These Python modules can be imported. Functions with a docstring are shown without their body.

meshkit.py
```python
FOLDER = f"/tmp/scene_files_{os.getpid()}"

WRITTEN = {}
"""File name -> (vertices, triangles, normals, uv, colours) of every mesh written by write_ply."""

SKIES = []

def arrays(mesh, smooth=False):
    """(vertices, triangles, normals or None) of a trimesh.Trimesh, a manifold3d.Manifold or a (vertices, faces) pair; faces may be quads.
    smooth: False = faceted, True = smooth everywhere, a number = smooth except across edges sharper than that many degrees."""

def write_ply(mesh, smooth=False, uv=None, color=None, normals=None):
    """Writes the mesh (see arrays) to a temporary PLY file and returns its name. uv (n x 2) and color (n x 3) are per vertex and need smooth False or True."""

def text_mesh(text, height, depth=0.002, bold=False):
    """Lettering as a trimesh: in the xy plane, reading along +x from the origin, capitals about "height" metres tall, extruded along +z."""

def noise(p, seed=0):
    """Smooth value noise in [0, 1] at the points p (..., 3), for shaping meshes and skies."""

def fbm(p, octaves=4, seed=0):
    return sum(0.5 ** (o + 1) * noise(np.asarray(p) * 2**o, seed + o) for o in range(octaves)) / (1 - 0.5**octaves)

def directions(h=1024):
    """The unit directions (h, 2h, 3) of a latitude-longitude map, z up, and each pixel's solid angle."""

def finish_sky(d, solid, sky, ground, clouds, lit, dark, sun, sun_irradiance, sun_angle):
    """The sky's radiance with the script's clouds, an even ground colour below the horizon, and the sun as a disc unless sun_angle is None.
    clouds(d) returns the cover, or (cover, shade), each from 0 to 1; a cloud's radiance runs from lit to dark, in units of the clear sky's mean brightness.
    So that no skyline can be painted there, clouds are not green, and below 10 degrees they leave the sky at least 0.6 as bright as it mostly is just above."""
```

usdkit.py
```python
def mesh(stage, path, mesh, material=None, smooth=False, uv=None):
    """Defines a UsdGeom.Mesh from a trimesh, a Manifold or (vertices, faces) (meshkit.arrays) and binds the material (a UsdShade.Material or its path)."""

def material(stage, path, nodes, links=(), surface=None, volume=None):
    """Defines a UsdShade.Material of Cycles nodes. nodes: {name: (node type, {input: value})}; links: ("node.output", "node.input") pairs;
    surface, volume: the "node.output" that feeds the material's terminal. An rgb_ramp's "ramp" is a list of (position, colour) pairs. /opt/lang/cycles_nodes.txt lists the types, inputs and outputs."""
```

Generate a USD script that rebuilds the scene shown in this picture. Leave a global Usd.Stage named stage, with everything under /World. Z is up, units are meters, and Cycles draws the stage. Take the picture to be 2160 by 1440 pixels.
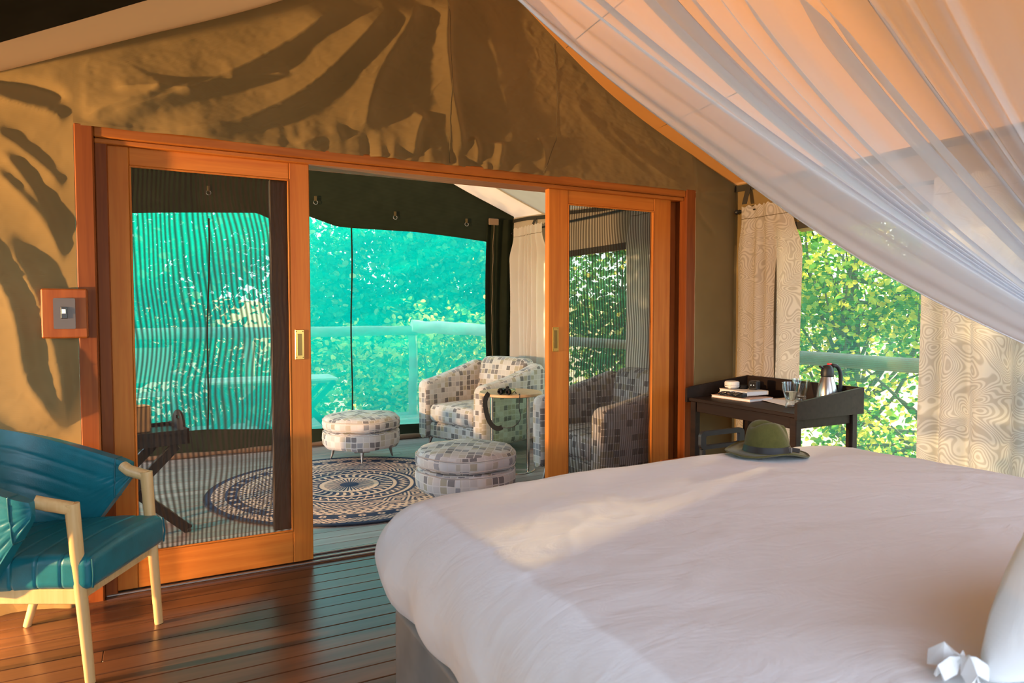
import math, random
import numpy as np, trimesh, shapely
from shapely.geometry import Polygon
import usdkit, meshkit
from pxr import Usd, UsdGeom, UsdLux, UsdShade, Gf, Sdf, Vt

random.seed(7); RNG = np.random.default_rng(7)
stage = Usd.Stage.CreateInMemory()
UsdGeom.SetStageUpAxis(stage, UsdGeom.Tokens.z)
UsdGeom.SetStageMetersPerUnit(stage, 1.0)
UsdGeom.Xform.Define(stage, '/World')
UsdGeom.Scope.Define(stage, '/World/Looks')
PI = math.pi

# ------------------------------------------------------------------ camera, sky, sun, exposure
cam = UsdGeom.Camera.Define(stage, '/World/camera')
cam.AddTranslateOp().Set(Gf.Vec3d(0, 0, 1.3))
cam.AddRotateZOp().Set(-27.6)
cam.AddRotateXOp().Set(90 - math.degrees(math.atan(60 / 1440)))
cam.CreateFocalLengthAttr(24.0)
cam.CreateHorizontalApertureAttr(36.0)
cam.CreateVerticalApertureAttr(24.0)
cam.CreateFStopAttr(5.6)
cam.CreateFocusDistanceAttr(4.2)
cam.CreateExposureAttr(0.55)

sky_mat = usdkit.material(stage, '/World/Looks/Sky', {
    "s": ("sky_texture", {"sky_type": "multiple_scattering", "sun_disc": False, "sun_elevation": math.radians(14), "sun_rotation": math.radians(70), "aerosol_density": 1.5}),
    "w": ("mix_color", {"blend_type": "mix", "fac": 0.45, "b": (9.0, 9.6, 10.6), "use_clamp": False}),
    "b": ("background_shader", {"strength": 0.32})},
    [("s.color", "w.a"), ("w.result", "b.color")], surface="b.background")
dome = UsdLux.DomeLight.Define(stage, '/World/sky'); dome.CreateIntensityAttr(1.0)
UsdShade.MaterialBindingAPI.Apply(dome.GetPrim()).Bind(sky_mat)


def aim(prim, direction):
    """turns a light that shines along -z to shine along direction"""
    d = Gf.Vec3d(*direction).GetNormalized()
    q = Gf.Rotation(Gf.Vec3d(0, 0, -1), d)
    UsdGeom.Xformable(prim).AddTransformOp().Set(Gf.Matrix4d().SetRotate(q))


LAMP = 11000.0     # radiance of the bulb in the post lantern outside the left wall
LANTERN = 1500.0    # radiance of the flame in the floor lantern
SUN_DIR = (-0.90, -0.30, -0.22)
sun = UsdLux.DistantLight.Define(stage, '/World/sun')
sun.CreateAngleAttr(1.6); sun.CreateIntensityAttr(5.5); sun.CreateNormalizeAttr(True); sun.CreateColorAttr(Gf.Vec3f(1.0, 0.66, 0.34))
aim(sun, SUN_DIR)

# ------------------------------------------------------------------ helpers: names, prims
used = {}


def newpath(name, parent):
    k = (parent, name); n = used.get(k, 0); used[k] = n + 1
    return f"{parent}/{name}" + (f"_{n:03d}" if n else "")


def pth(parent):
    return parent if isinstance(parent, str) else str(parent.GetPath())


def tag(prim, label=None, cat=None, group=None, kind=None):
    for k, v in (('label', label), ('category', cat), ('group', group), ('kind', kind)):
        if v: prim.SetCustomDataByKey(k, v)
    return prim


def thing(name, label, cat, loc=(0, 0, 0), rz=0.0, group=None, kind=None):
    x = UsdGeom.Xform.Define(stage, newpath(name, '/World'))
    x.AddTranslateOp().Set(Gf.Vec3d(*map(float, loc)))
    x.AddRotateZOp().Set(float(rz))
    return tag(x.GetPrim(), label, cat, group, kind)


def dup(src, label, loc, rz, group=None):
    c = src.GetCustomData()
    base = src.GetName().rstrip('0123456789').rstrip('_')
    r = thing(base, label, c['category'], loc, rz, group or c.get('group'))
    r.GetReferences().AddInternalReference(src.GetPath())
    # own transform and properties win over the reference
    r.SetInstanceable(True)
    return r


def obj(name, mesh, mat, parent='/World', smooth=False, uv=None, color=None, label=None, kind=None, cat=None, group=None):
    path = newpath(name, pth(parent))
    if isinstance(mesh, dict):   # ready arrays with normals
        v, f, n, uv = mesh['v'], mesh['f'], mesh['n'], mesh.get('uv')
    else:
        v, f, n = meshkit.arrays(mesh, smooth)
    m = UsdGeom.Mesh.Define(stage, path)
    m.CreatePointsAttr(Vt.Vec3fArray.FromNumpy(np.ascontiguousarray(v, np.float32)))
    m.CreateFaceVertexCountsAttr(Vt.IntArray.FromNumpy(np.full(len(f), 3, np.int32)))
    m.CreateFaceVertexIndicesAttr(Vt.IntArray.FromNumpy(np.ascontiguousarray(f, np.int32).ravel()))
    m.CreateSubdivisionSchemeAttr("none")
    if n is not None:
        m.CreateNormalsAttr(Vt.Vec3fArray.FromNumpy(np.ascontiguousarray(n, np.float32))); m.SetNormalsInterpolation("vertex")
    if uv is not None:
        UsdGeom.PrimvarsAPI(m).CreatePrimvar("st", Sdf.ValueTypeNames.TexCoord2fArray, "vertex").Set(Vt.Vec2fArray.FromNumpy(np.ascontiguousarray(uv, np.float32)))
    if color is not None:
        UsdGeom.PrimvarsAPI(m).CreatePrimvar("displayColor", Sdf.ValueTypeNames.Color3fArray, "vertex").Set(Vt.Vec3fArray.FromNumpy(np.ascontiguousarray(color, np.float32)))
    if mat is not None:
        UsdShade.MaterialBindingAPI.Apply(m.GetPrim()).Bind(mat)
    return tag(m.GetPrim(), label, cat, group, kind)


# ------------------------------------------------------------------ helpers: shapes
def T(m, t=(0, 0, 0), rx=0, ry=0, rz=0):
    M = np.eye(4)
    for a, ax in ((rx, (1, 0, 0)), (ry, (0, 1, 0)), (rz, (0, 0, 1))):
        if a: M = trimesh.transformations.rotation_matrix(math.radians(a), ax) @ M
    M[:3, 3] = t
    m = m.copy(); m.apply_transform(M); return m


def cat(*ms):
    return trimesh.util.concatenate([m for m in ms])


def cbox(x0, x1, y0, y1, z0, z1, c=0.004):
    """box with chamfered edges"""
    lo, hi = np.array([x0, y0, z0], float), np.array([x1, y1, z1], float)
    c = min(c, 0.45 * float((hi - lo).min()))
    pts = []
    for s in np.ndindex(2, 2, 2):
        p = np.where(np.array(s) == 1, hi, lo); d = np.where(np.array(s) == 1, -1, 1) * c
        for k in range(3):
            q = p + d; q[k] = p[k]; pts.append(q)
    return trimesh.convex.convex_hull(np.array(pts))


def bar(a, b, w, h, c=0.003, roll=0.0):
    """chamfered bar of width w and height h from a to b (h is along z as far as it can be)"""
    a, b = np.array(a, float), np.array(b, float); L = np.linalg.norm(b - a); x = (b - a) / L
    up = np.array([0, 0, 1.0]) if abs(x[2]) < .95 else np.array([1.0, 0, 0])
    y = np.cross(up, x); y /= np.linalg.norm(y); z = np.cross(x, y)
    m = cbox(0, L, -w / 2, w / 2, -h / 2, h / 2, c)
    M = np.eye(4); M[:3, 0], M[:3, 1], M[:3, 2], M[:3, 3] = x, y, z, a
    m.apply_transform(M); return m


def tube(pts, r, sides=10, cap=True):
    p = np.asarray(pts, float); n = len(p)
    r = np.broadcast_to(np.asarray(r, float), (n,))
    t = np.gradient(p, axis=0); t /= np.linalg.norm(t, axis=1, keepdims=True) + 1e-12
    a = np.zeros_like(p); ref = np.array([0, 0, 1.0]) if abs(t[0][2]) < .9 else np.array([1.0, 0, 0])
    for i in range(n):
        v = ref - t[i] * (ref @ t[i]); v /= np.linalg.norm(v) + 1e-12; a[i] = v; ref = v
    b = np.cross(t, a); ang = np.arange(sides) * 2 * PI / sides
    v = p[:, None] + r[:, None, None] * (np.cos(ang)[None, :, None] * a[:, None] + np.sin(ang)[None, :, None] * b[:, None])
    v = v.reshape(-1, 3); f = []
    for i in range(n - 1):
        for j in range(sides):
            k = (j + 1) % sides
            f += [(i * sides + j, i * sides + k, (i + 1) * sides + k), (i * sides + j, (i + 1) * sides + k, (i + 1) * sides + j)]
    if cap:
        c0, c1 = len(v), len(v) + 1; v = np.vstack([v, p[0], p[-1]])
        for j in range(sides):
            k = (j + 1) % sides
            f += [(c0, k, j), (c1, (n - 1) * sides + j, (n - 1) * sides + k)]
    return trimesh.Trimesh(v, np.array(f), process=False)


def smoothline(pts, n=24):
    from scipy.interpolate import CubicSpline
    p = np.asarray(pts, float)
    s = np.r_[0, np.cumsum(np.linalg.norm(np.diff(p, axis=0), axis=1))]
    return CubicSpline(s, p)(np.linspace(0, s[-1], n))


def lathe(profile, n=32):
    p = np.asarray(profile, float); k = len(p); ang = np.arange(n) * 2 * PI / n
    v = np.stack([p[:, 0][:, None] * np.cos(ang), p[:, 0][:, None] * np.sin(ang), np.repeat(p[:, 1][:, None], n, 1)], -1).reshape(-1, 3); f = []
    for i in range(k - 1):
        for j in range(n):
            q = (j + 1) % n
            f += [(i * n + j, i * n + q, (i + 1) * n + q), (i * n + j, (i + 1) * n + q, (i + 1) * n + j)]
    m = trimesh.Trimesh(v, np.array(f), process=False)
    m.merge_vertices(); m.update_faces(m.nondegenerate_faces()); m.fix_normals()
    return m


def grid(P):
    """mesh of a (n, m, 3) array of points"""
    n, m = P.shape[:2]; i, j = np.meshgrid(np.arange(n - 1), np.arange(m - 1), indexing='ij')
    a = (i * m + j).ravel(); q = np.stack([a, a + m, a + m + 1, a + 1], 1)
    return trimesh.Trimesh(P.reshape(-1, 3), np.vstack([q[:, [0, 1, 2]], q[:, [0, 2, 3]]]), process=False)


def shell(P, th, N=None):
    """a grid of points given a thickness, closed all round"""
    n, m = P.shape[:2]
    if N is None:
        du, dv = np.gradient(P, axis=0), np.gradient(P, axis=1); N = np.cross(du, dv); N /= np.linalg.norm(N, axis=2, keepdims=True) + 1e-12
    A, B = P + N * th / 2, P - N * th / 2
    ga, gb = grid(A), grid(B)
    v = np.vstack([ga.vertices, gb.vertices]); f = [ga.faces, gb.faces[:, ::-1] + n * m]
    idx = np.arange(n * m).reshape(n, m)
    loop = np.r_[idx[0, :], idx[1:, -1], idx[-1, -2::-1], idx[-2:0:-1, 0]]
    nx = np.roll(loop, -1)
    f += [np.stack([loop, loop + n * m, nx + n * m], 1), np.stack([loop, nx + n * m, nx], 1)]
    t = trimesh.Trimesh(v, np.vstack(f), process=False)
    trimesh.repair.fix_normals(t); return t


def rbox(x0, x1, y0, y1, z0, z1, r, k=4, m=8, fn=None):
    """rounded box with a fine grid; fn(points, centre) may bend it"""
    lo, hi = np.array([x0, y0, z0], float), np.array([x1, y1, z1], float); c, h = (lo + hi) / 2, (hi - lo) / 2
    r = min(r, .98 * h.min())
    mm = m if np.ndim(m) else (m, m, m)
    ax = [np.unique(np.round(np.r_[np.linspace(-h[i], -h[i] + r, k + 1), np.linspace(-h[i] + r, h[i] - r, mm[i] + 1), np.linspace(h[i] - r, h[i], k + 1)], 7)) for i in range(3)]
    ms = []
    for a in range(3):
        b, d = (a + 1) % 3, (a + 2) % 3
        B, D = np.meshgrid(ax[b], ax[d], indexing='ij')
        for s in (-1, 1):
            P = np.zeros(B.shape + (3,)); P[..., a] = s * h[a]; P[..., b] = B; P[..., d] = D
            g = grid(P)
            if s < 0: g.faces = g.faces[:, ::-1]
            ms.append(g)
    g = cat(*ms); g.merge_vertices(digits_vertex=6)
    p = np.array(g.vertices); q = np.clip(p, -(h - r), h - r); d = p - q
    # even angles across the rounded edge
    d = np.tan(np.clip(d / r, -1, 1) * PI / 4) * r
    L = np.linalg.norm(d, axis=1, keepdims=True)
    p = q + np.where(L > 1e-9, d / np.maximum(L, 1e-9) * r, 0) + c
    if fn is not None: p = fn(p)
    return trimesh.Trimesh(p, g.faces, process=False)


def loft(sections, closed_ends=True):
    """sections (n, m, 3): closed rings joined in order"""
    S = np.asarray(sections, float); n, m = S.shape[:2]; f = []
    for i in range(n - 1):
        a = i * m + np.arange(m); b = i * m + (np.arange(m) + 1) % m
        f += [np.stack([a, b, b + m], 1), np.stack([a, b + m, a + m], 1)]
    v = S.reshape(-1, 3)
    if closed_ends:
        c0, c1 = len(v), len(v) + 1; v = np.vstack([v, S[0].mean(0), S[-1].mean(0)]); a = np.arange(m); b = (a + 1) % m
        f += [np.stack([np.full(m, c0), b, a], 1), np.stack([np.full(m, c1), (n - 1) * m + a, (n - 1) * m + b], 1)]
    t = trimesh.Trimesh(v, np.vstack(f), process=False); trimesh.repair.fix_normals(t); return t


def ring_rr(y0, y1, z0, z1, r, k=4):
    """rounded rectangle ring in (y, z)"""
    r = min(r, .49 * (y1 - y0), .49 * (z1 - z0)); out = []
    for cy, cz, a0 in ((y1 - r, z1 - r, 0), (y0 + r, z1 - r, 90), (y0 + r, z0 + r, 180), (y1 - r, z0 + r, 270)):
        for a in np.linspace(a0, a0 + 90, k + 1): out.append((cy + r * math.cos(math.radians(a)), cz + r * math.sin(math.radians(a))))
    return np.array(out)


def boxuv(m, round_z=None, smooth=50):
    """unmerged copy with smooth normals and a planar uv per face (side faces of round things unrolled about z)"""
    m = trimesh.Trimesh(m.vertices, m.faces, process=False); m.merge_vertices(digits_vertex=6)
    sm = trimesh.graph.smooth_shade(m, angle=math.radians(smooth), facet_minarea=None)
    v, f = np.array(sm.vertices), np.array(sm.faces)
    fn = np.cross(v[f[:, 1]] - v[f[:, 0]], v[f[:, 2]] - v[f[:, 0]]); n = np.zeros_like(v)
    for k in range(3): np.add.at(n, f[:, k], fn)
    n /= np.linalg.norm(n, axis=1, keepdims=True) + 1e-20
    fd = fn / (np.linalg.norm(fn, axis=1, keepdims=True) + 1e-20)
    V, N = v[f].reshape(-1, 3), n[f].reshape(-1, 3); F = np.arange(len(V)).reshape(-1, 3)
    uv = np.zeros((len(f), 3, 2)); tri = v[f]
    if round_z is None:
        ax = np.abs(fd).argmax(1)
        for k, (i, j) in enumerate(((1, 2), (0, 2), (0, 1))):
            s = ax == k; uv[s] = tri[s][:, :, [i, j]] + k * 3.371
    else:
        top = np.abs(fd[:, 2]) > .75
        uv[top] = tri[top][:, :, :2]
        s = ~top; th = np.arctan2(tri[s][:, :, 1], tri[s][:, :, 0]); th = np.unwrap(th, axis=1)
        uv[s] = np.stack([th * round_z, tri[s][:, :, 2] + 5.1], -1)
    return {'v': V, 'f': F, 'n': N, 'uv': uv.reshape(-1, 2) + 7.0}


# ------------------------------------------------------------------ materials
MAT = lambda name, nodes, links=(), surface="p.BSDF": usdkit.material(stage, '/World/Looks/' + name, nodes, links, surface=surface)


def plain(name, col, rough=.5, metal=0.0, spec=.5, var=0.0, scale=8.0, bump=0.0, bscale=60.0, **kw):
    nodes = {"p": ("principled_bsdf", {"base_color": col, "roughness": rough, "metallic": metal, "specular_ior_level": spec, **kw})}; links = []
    if var or bump: nodes["tc"] = ("texture_coordinate", {})
    if var:
        nodes["n"] = ("noise_texture", {"scale": scale, "detail": 4.0})
        nodes["r"] = ("rgb_ramp", {"ramp": [(.25, tuple(c * (1 - var) for c in col)), (.75, tuple(min(1, c * (1 + var)) for c in col))]})
        links += [("tc.object", "n.vector"), ("n.fac", "r.fac"), ("r.color", "p.base_color")]
    if bump:
        nodes["bn"] = ("noise_texture", {"scale": bscale, "detail": 3.0}); nodes["b"] = ("bump", {"strength": bump, "distance": .004})
        links += [("tc.object", "bn.vector"), ("bn.fac", "b.height"), ("b.normal", "p.normal")]
    return MAT(name, nodes, links)


def wood(name, dark, light, axis, rough=.45, freq=9.0, rand=.25, spec=.5, coat=0.0, knots=0.0):
    sc = [freq * 3] * 3; sc[axis] = freq * .16
    nodes = {"tc": ("texture_coordinate", {}), "oi": ("object_info", {}),
             "vm": ("vector_math", {"math_type": "multiply_add", "vector2": (37.0, 53.0, 71.0)}),
             "m": ("mapping", {"scale": tuple(sc)}), "n": ("noise_texture", {"scale": 1.0, "detail": 5.0, "roughness": .6, "distortion": .6}),
             "r": ("rgb_ramp", {"ramp": [(.28, dark), (.72, light)]}),
             "mr": ("map_range", {"from_min": 0.0, "from_max": 1.0, "to_min": 1 - rand, "to_max": 1 + rand}),
             "mx": ("vector_math", {"math_type": "scale"}),
             "b": ("bump", {"strength": .15, "distance": .002}),
             "p": ("principled_bsdf", {"roughness": rough, "specular_ior_level": spec, "coat_weight": coat, "coat_roughness": .2})}
    links = [("oi.random", "vm.vector1"), ("tc.object", "vm.vector3"), ("vm.vector", "m.vector"), ("m.vector", "n.vector"), ("n.fac", "r.fac"), ("oi.random", "mr.value"),
             ("r.color", "mx.vector1"), ("mr.result", "mx.scale"), ("mx.vector", "p.base_color"), ("n.fac", "b.height"), ("b.normal", "p.normal")]
    return MAT(name, nodes, links)


def cloth(name, col, transl=.25, var=.06, scale=3.0, weave=0.0, rough=.9, wscale=900.0, tcol=None):
    nodes = {"tc": ("texture_coordinate", {}), "n": ("noise_texture", {"scale": scale, "detail": 5.0}),
             "r": ("rgb_ramp", {"ramp": [(.3, tuple(c * (1 - var) for c in col)), (.7, tuple(min(1, c * (1 + var)) for c in col))]}),
             "d": ("diffuse_bsdf", {"roughness": .8}), "t": ("translucent_bsdf", {"color": tcol or col}), "x": ("mix_closure", {"fac": transl}),
             "wv": ("wave_texture", {"wave_type": "bands", "bands_direction": "z", "scale": wscale / 20.0, "distortion": .4}), "b": ("bump", {"strength": weave, "distance": .001})}
    links = [("tc.object", "n.vector"), ("n.fac", "r.fac"), ("r.color", "d.color"), ("d.BSDF", "x.closure1"), ("t.BSDF", "x.closure2")]
    if weave: links += [("tc.object", "wv.vector"), ("wv.fac", "b.height"), ("b.normal", "d.normal")]
    return MAT(name, nodes, links, surface="x.closure")


M = {}
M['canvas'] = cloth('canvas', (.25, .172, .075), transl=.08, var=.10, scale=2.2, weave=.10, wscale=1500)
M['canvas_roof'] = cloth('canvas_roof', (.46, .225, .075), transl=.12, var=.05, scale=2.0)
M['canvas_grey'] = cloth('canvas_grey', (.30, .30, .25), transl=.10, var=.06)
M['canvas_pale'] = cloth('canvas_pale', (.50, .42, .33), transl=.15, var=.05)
M['dark_fabric'] = cloth('dark_fabric', (.030, .036, .022), transl=.03, var=.15, scale=5, weave=.2, wscale=500)
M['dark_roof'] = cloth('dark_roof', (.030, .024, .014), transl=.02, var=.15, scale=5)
M['seam'] = plain('seam', (.12, .09, .04), .9)
M['dark_strap'] = plain('dark_strap', (.035, .030, .020), .8)
M['wood_door'] = wood('wood_door', (.42, .118, .013), (.57, .195, .028), 2, rough=.5, rand=.10, spec=.22)
M['wood_rail'] = wood('wood_rail', (.42, .118, .013), (.57, .195, .028), 0, rough=.5, rand=.10, spec=.22)
M['wood_jamb'] = wood('wood_jamb', (.15, .036, .006), (.25, .070, .012), 2, rough=.5, rand=.12, spec=.2)
M['wood_header'] = wood('wood_header', (.28, .080, .012), (.42, .14, .024), 0, rough=.5, rand=.08, spec=.2)
M['wood_block'] = wood('wood_block', (.20, .045, .007), (.32, .085, .014), 2, rough=.45, rand=.05, spec=.25)
M['plank_in'] = wood('plank_in', (.042, .017, .008), (.088, .038, .018), 0, rough=.28, freq=7, rand=.28)
M['plank_out'] = wood('plank_out', (.20, .155, .14), (.33, .27, .25), 0, rough=.36, freq=7, rand=.22)
M['dark_frame'] = plain('dark_frame', (.055, .030, .014), .6)
M['switch_plate'] = plain('switch_plate', (.10, .082, .072), .35)
M['brass'] = plain('brass', (.72, .46, .12), .28, metal=1.0)
M['brass_dark'] = plain('brass_dark', (.25, .16, .05), .4, metal=1.0)
M['steel'] = plain('steel', (.62, .62, .62), .22, metal=1.0)
M['steel_dull'] = plain('steel_dull', (.36, .33, .30), .42, metal=1.0)
M['black'] = plain('black', (.012, .012, .012), .45)
M['black_gloss'] = plain('black_gloss', (.012, .012, .012), .2)
M['rubber'] = plain('rubber', (.018, .018, .018), .9, spec=.1)
M['red'] = plain('red', (.65, .03, .02), .35)
M['teal_leather'] = plain('teal_leather', (.008, .145, .175), .36, var=.18, scale=14, bump=.10, bscale=220)
M['piping_teal'] = plain('piping_teal', (.006, .10, .12), .4)
M['oak'] = wood('oak', (.62, .39, .15), (.74, .51, .23), 2, rough=.42, freq=14, rand=.04)
M['espresso'] = wood('espresso', (.011, .006, .004), (.024, .013, .008), 1, rough=.5, freq=10, rand=.1, spec=.18)
M['felt'] = plain('felt', (.105, .095, .024), .95, spec=.1, var=.12, scale=50, bump=.25, bscale=400, sheen_weight=.2)
M['hatband'] = plain('hatband', (.020, .014, .010), .5)
M['white_plastic'] = plain('white_plastic', (.72, .69, .64), .5)
M['paper'] = plain('paper', (.80, .80, .80), .7)
M['book_cover'] = plain('book_cover', (.60, .40, .30), .55)
M['book_cover_pale'] = plain('book_cover_pale', (.70, .64, .54), .6)
M['book_orange'] = plain('book_orange', (.50, .20, .08), .5)
M['cardboard'] = plain('cardboard', (.42, .25, .12), .8, var=.06)
M['tabletop'] = wood('tabletop', (.55, .34, .17), (.68, .45, .25), 1, rough=.4, freq=8, rand=.02)
M['concrete'] = plain('concrete', (.175, .18, .17), .6, var=.38, scale=4.0, bump=.1, bscale=12)
M['log'] = plain('log', (.24, .19, .14), .85, var=.25, scale=6)
M['log_pale'] = plain('log_pale', (.62, .52, .42), .85, var=.2, scale=6)
M['bark'] = plain('bark', (.13, .09, .06), .9, var=.3, scale=6)
M['bulb'] = MAT('bulb', {"e": ("emission", {"color": (1.0, .55, .2), "strength": 30.0})}, surface="e.emission")
M['olive_metal'] = plain('olive_metal', (.20, .16, .05), .3, metal=.6)
M['lens'] = plain('lens', (.03, .015, .02), .05, coat_weight=1.0)
M['hill'] = plain('hill', (.62, .46, .16), .95, var=.25, scale=.08)
M['soil'] = plain('soil', (.30, .24, .13), .95, var=.3, scale=.6)


def duvet_mat(name, col):
    return MAT(name, {"tc": ("texture_coordinate", {}), "m": ("mapping", {"scale": (1.0, 2.6, 1.0), "rotation": (0, 0, .5)}), "n": ("noise_texture", {"scale": 5.0, "detail": 6.0, "distortion": .8, "roughness": .55}),
                      "b": ("bump", {"strength": .22, "distance": .02}), "p": ("principled_bsdf", {"base_color": col, "roughness": .85, "specular_ior_level": .25, "sheen_weight": .1})},
               [("tc.object", "m.vector"), ("m.vector", "n.vector"), ("n.fac", "b.height"), ("b.normal", "p.normal")])


M['duvet'] = duvet_mat('duvet', (.76, .755, .75))
M['linen'] = duvet_mat('linen', (.80, .79, .77))

# mosaic upholstery: a grid of small squares of cream, tan, taupe and grey
M['mosaic'] = MAT('mosaic', {"uv": ("uvmap", {"attribute": "st"}),
    "nz": ("noise_texture", {"scale": 9.0, "detail": 1.0}), "nv": ("vector_math", {"math_type": "multiply_add", "vector2": (.016, .016, 0)}),
    "br": ("brick_texture", {"offset": 0.0, "squash": 1.0, "color1": (0, 0, 0), "color2": (1, 1, 1), "mortar": (.5, .5, .5), "scale": 1.0, "mortar_size": .0036, "mortar_smooth": .1, "bias": 0.0, "brick_width": .050, "row_height": .050}),
    "sc": ("separate_color", {}),
    "rp": ("rgb_ramp", {"interpolate": False, "ramp": [(0.0, (.57, .50, .45)), (.24, (.42, .35, .25)), (.36, (.54, .47, .42)), (.48, (.23, .195, .18)), (.60, (.62, .57, .54)), (.70, (.31, .285, .285)), (.80, (.50, .42, .33)), (.90, (.19, .165, .155))]}),
    "mx": ("mix_color", {"b": (.63, .56, .50)}), "p": ("principled_bsdf", {"roughness": .75, "specular_ior_level": .25, "sheen_weight": .1})},
    [("uv.UV", "nz.vector"), ("nz.color", "nv.vector1"), ("uv.UV", "nv.vector3"), ("nv.vector", "br.vector"), ("br.color", "sc.color"), ("sc.r", "rp.fac"), ("rp.color", "mx.a"), ("br.fac", "mx.fac"), ("mx.result", "p.base_color")])

M['rug'] = MAT('rug', {"a": ("attribute", {"attribute": "displayColor"}), "tc": ("texture_coordinate", {}), "n": ("noise_texture", {"scale": 420.0}), "b": ("bump", {"strength": .4, "distance": .002}), "p": ("principled_bsdf", {"roughness": .95, "specular_ior_level": .1})},
               [("a.color", "p.base_color"), ("tc.object", "n.vector"), ("n.fac", "b.height"), ("b.normal", "p.normal")])


def zebra(name, lightc, darkc, transl):
    return MAT(name, {"uv": ("uvmap", {"attribute": "st"}), "n": ("noise_texture", {"scale": 4.6, "detail": 1.0, "distortion": .5}),
        "k": ("math", {"math_type": "multiply", "value2": 230.0}), "s": ("math", {"math_type": "sine"}), "mr": ("map_range", {"from_min": -.6, "from_max": .5, "clamp": True}),
        "r": ("rgb_ramp", {"ramp": [(0, darkc), (1, lightc)]}), "d": ("diffuse_bsdf", {}), "t": ("translucent_bsdf", {}), "x": ("mix_closure", {"fac": transl})},
        [("uv.UV", "n.vector"), ("n.fac", "k.value1"), ("k.value", "s.value1"), ("s.value", "mr.value"), ("mr.result", "r.fac"), ("r.color", "d.color"), ("r.color", "t.color"), ("d.BSDF", "x.closure1"), ("t.BSDF", "x.closure2")], surface="x.closure")


M['curtain_zebra'] = zebra('curtain_zebra', (.56, .53, .51), (.42, .385, .36), .28)
M['curtain_plain'] = cloth('curtain_plain', (.80, .72, .66), transl=.35, var=.03)


def mesh_screen(name, opening, veil, tint, transl=.5, lines=0.0, lscale=10.0):
    """see-through netting: a share `opening` of the light passes, the rest meets the thread"""
    nodes = {"tp": ("transparent_bsdf", {"color": tint}), "d": ("diffuse_bsdf", {"color": veil}), "t": ("translucent_bsdf", {"color": veil}), "dt": ("mix_closure", {"fac": transl}),
             "tc": ("texture_coordinate", {}), "w": ("wave_texture", {"wave_type": "bands", "bands_direction": "z", "scale": lscale, "distortion": 1.0, "detail": 1.0}),
             "n": ("noise_texture", {"scale": 2.5, "detail": 4.0}), "add": ("math", {"math_type": "multiply_add", "value2": lines, "value3": 1 - opening - lines / 2}),
             "add2": ("math", {"math_type": "multiply_add", "value2": .16}), "sub": ("math", {"math_type": "subtract", "value2": .08, "use_clamp": True}), "x": ("mix_closure", {})}
    links = [("d.BSDF", "dt.closure1"), ("t.BSDF", "dt.closure2"), ("tc.object", "w.vector"), ("tc.object", "n.vector"), ("w.fac", "add.value1"), ("n.fac", "add2.value1"), ("add.value", "add2.value3"), ("add2.value", "sub.value1"), ("sub.value", "x.fac"),
             ("tp.BSDF", "x.closure1"), ("dt.closure", "x.closure2")]
    return MAT(name, nodes, links, surface="x.closure")


M['teal_net'] = mesh_screen('teal_net', .46, (.0, .66, .50), (.86, 1.0, .96), transl=.75)
M['window_net'] = mesh_screen('window_net', .82, (.10, .45, .34), (.90, 1.0, .95), transl=.7, lines=.10, lscale=28.0)


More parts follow.
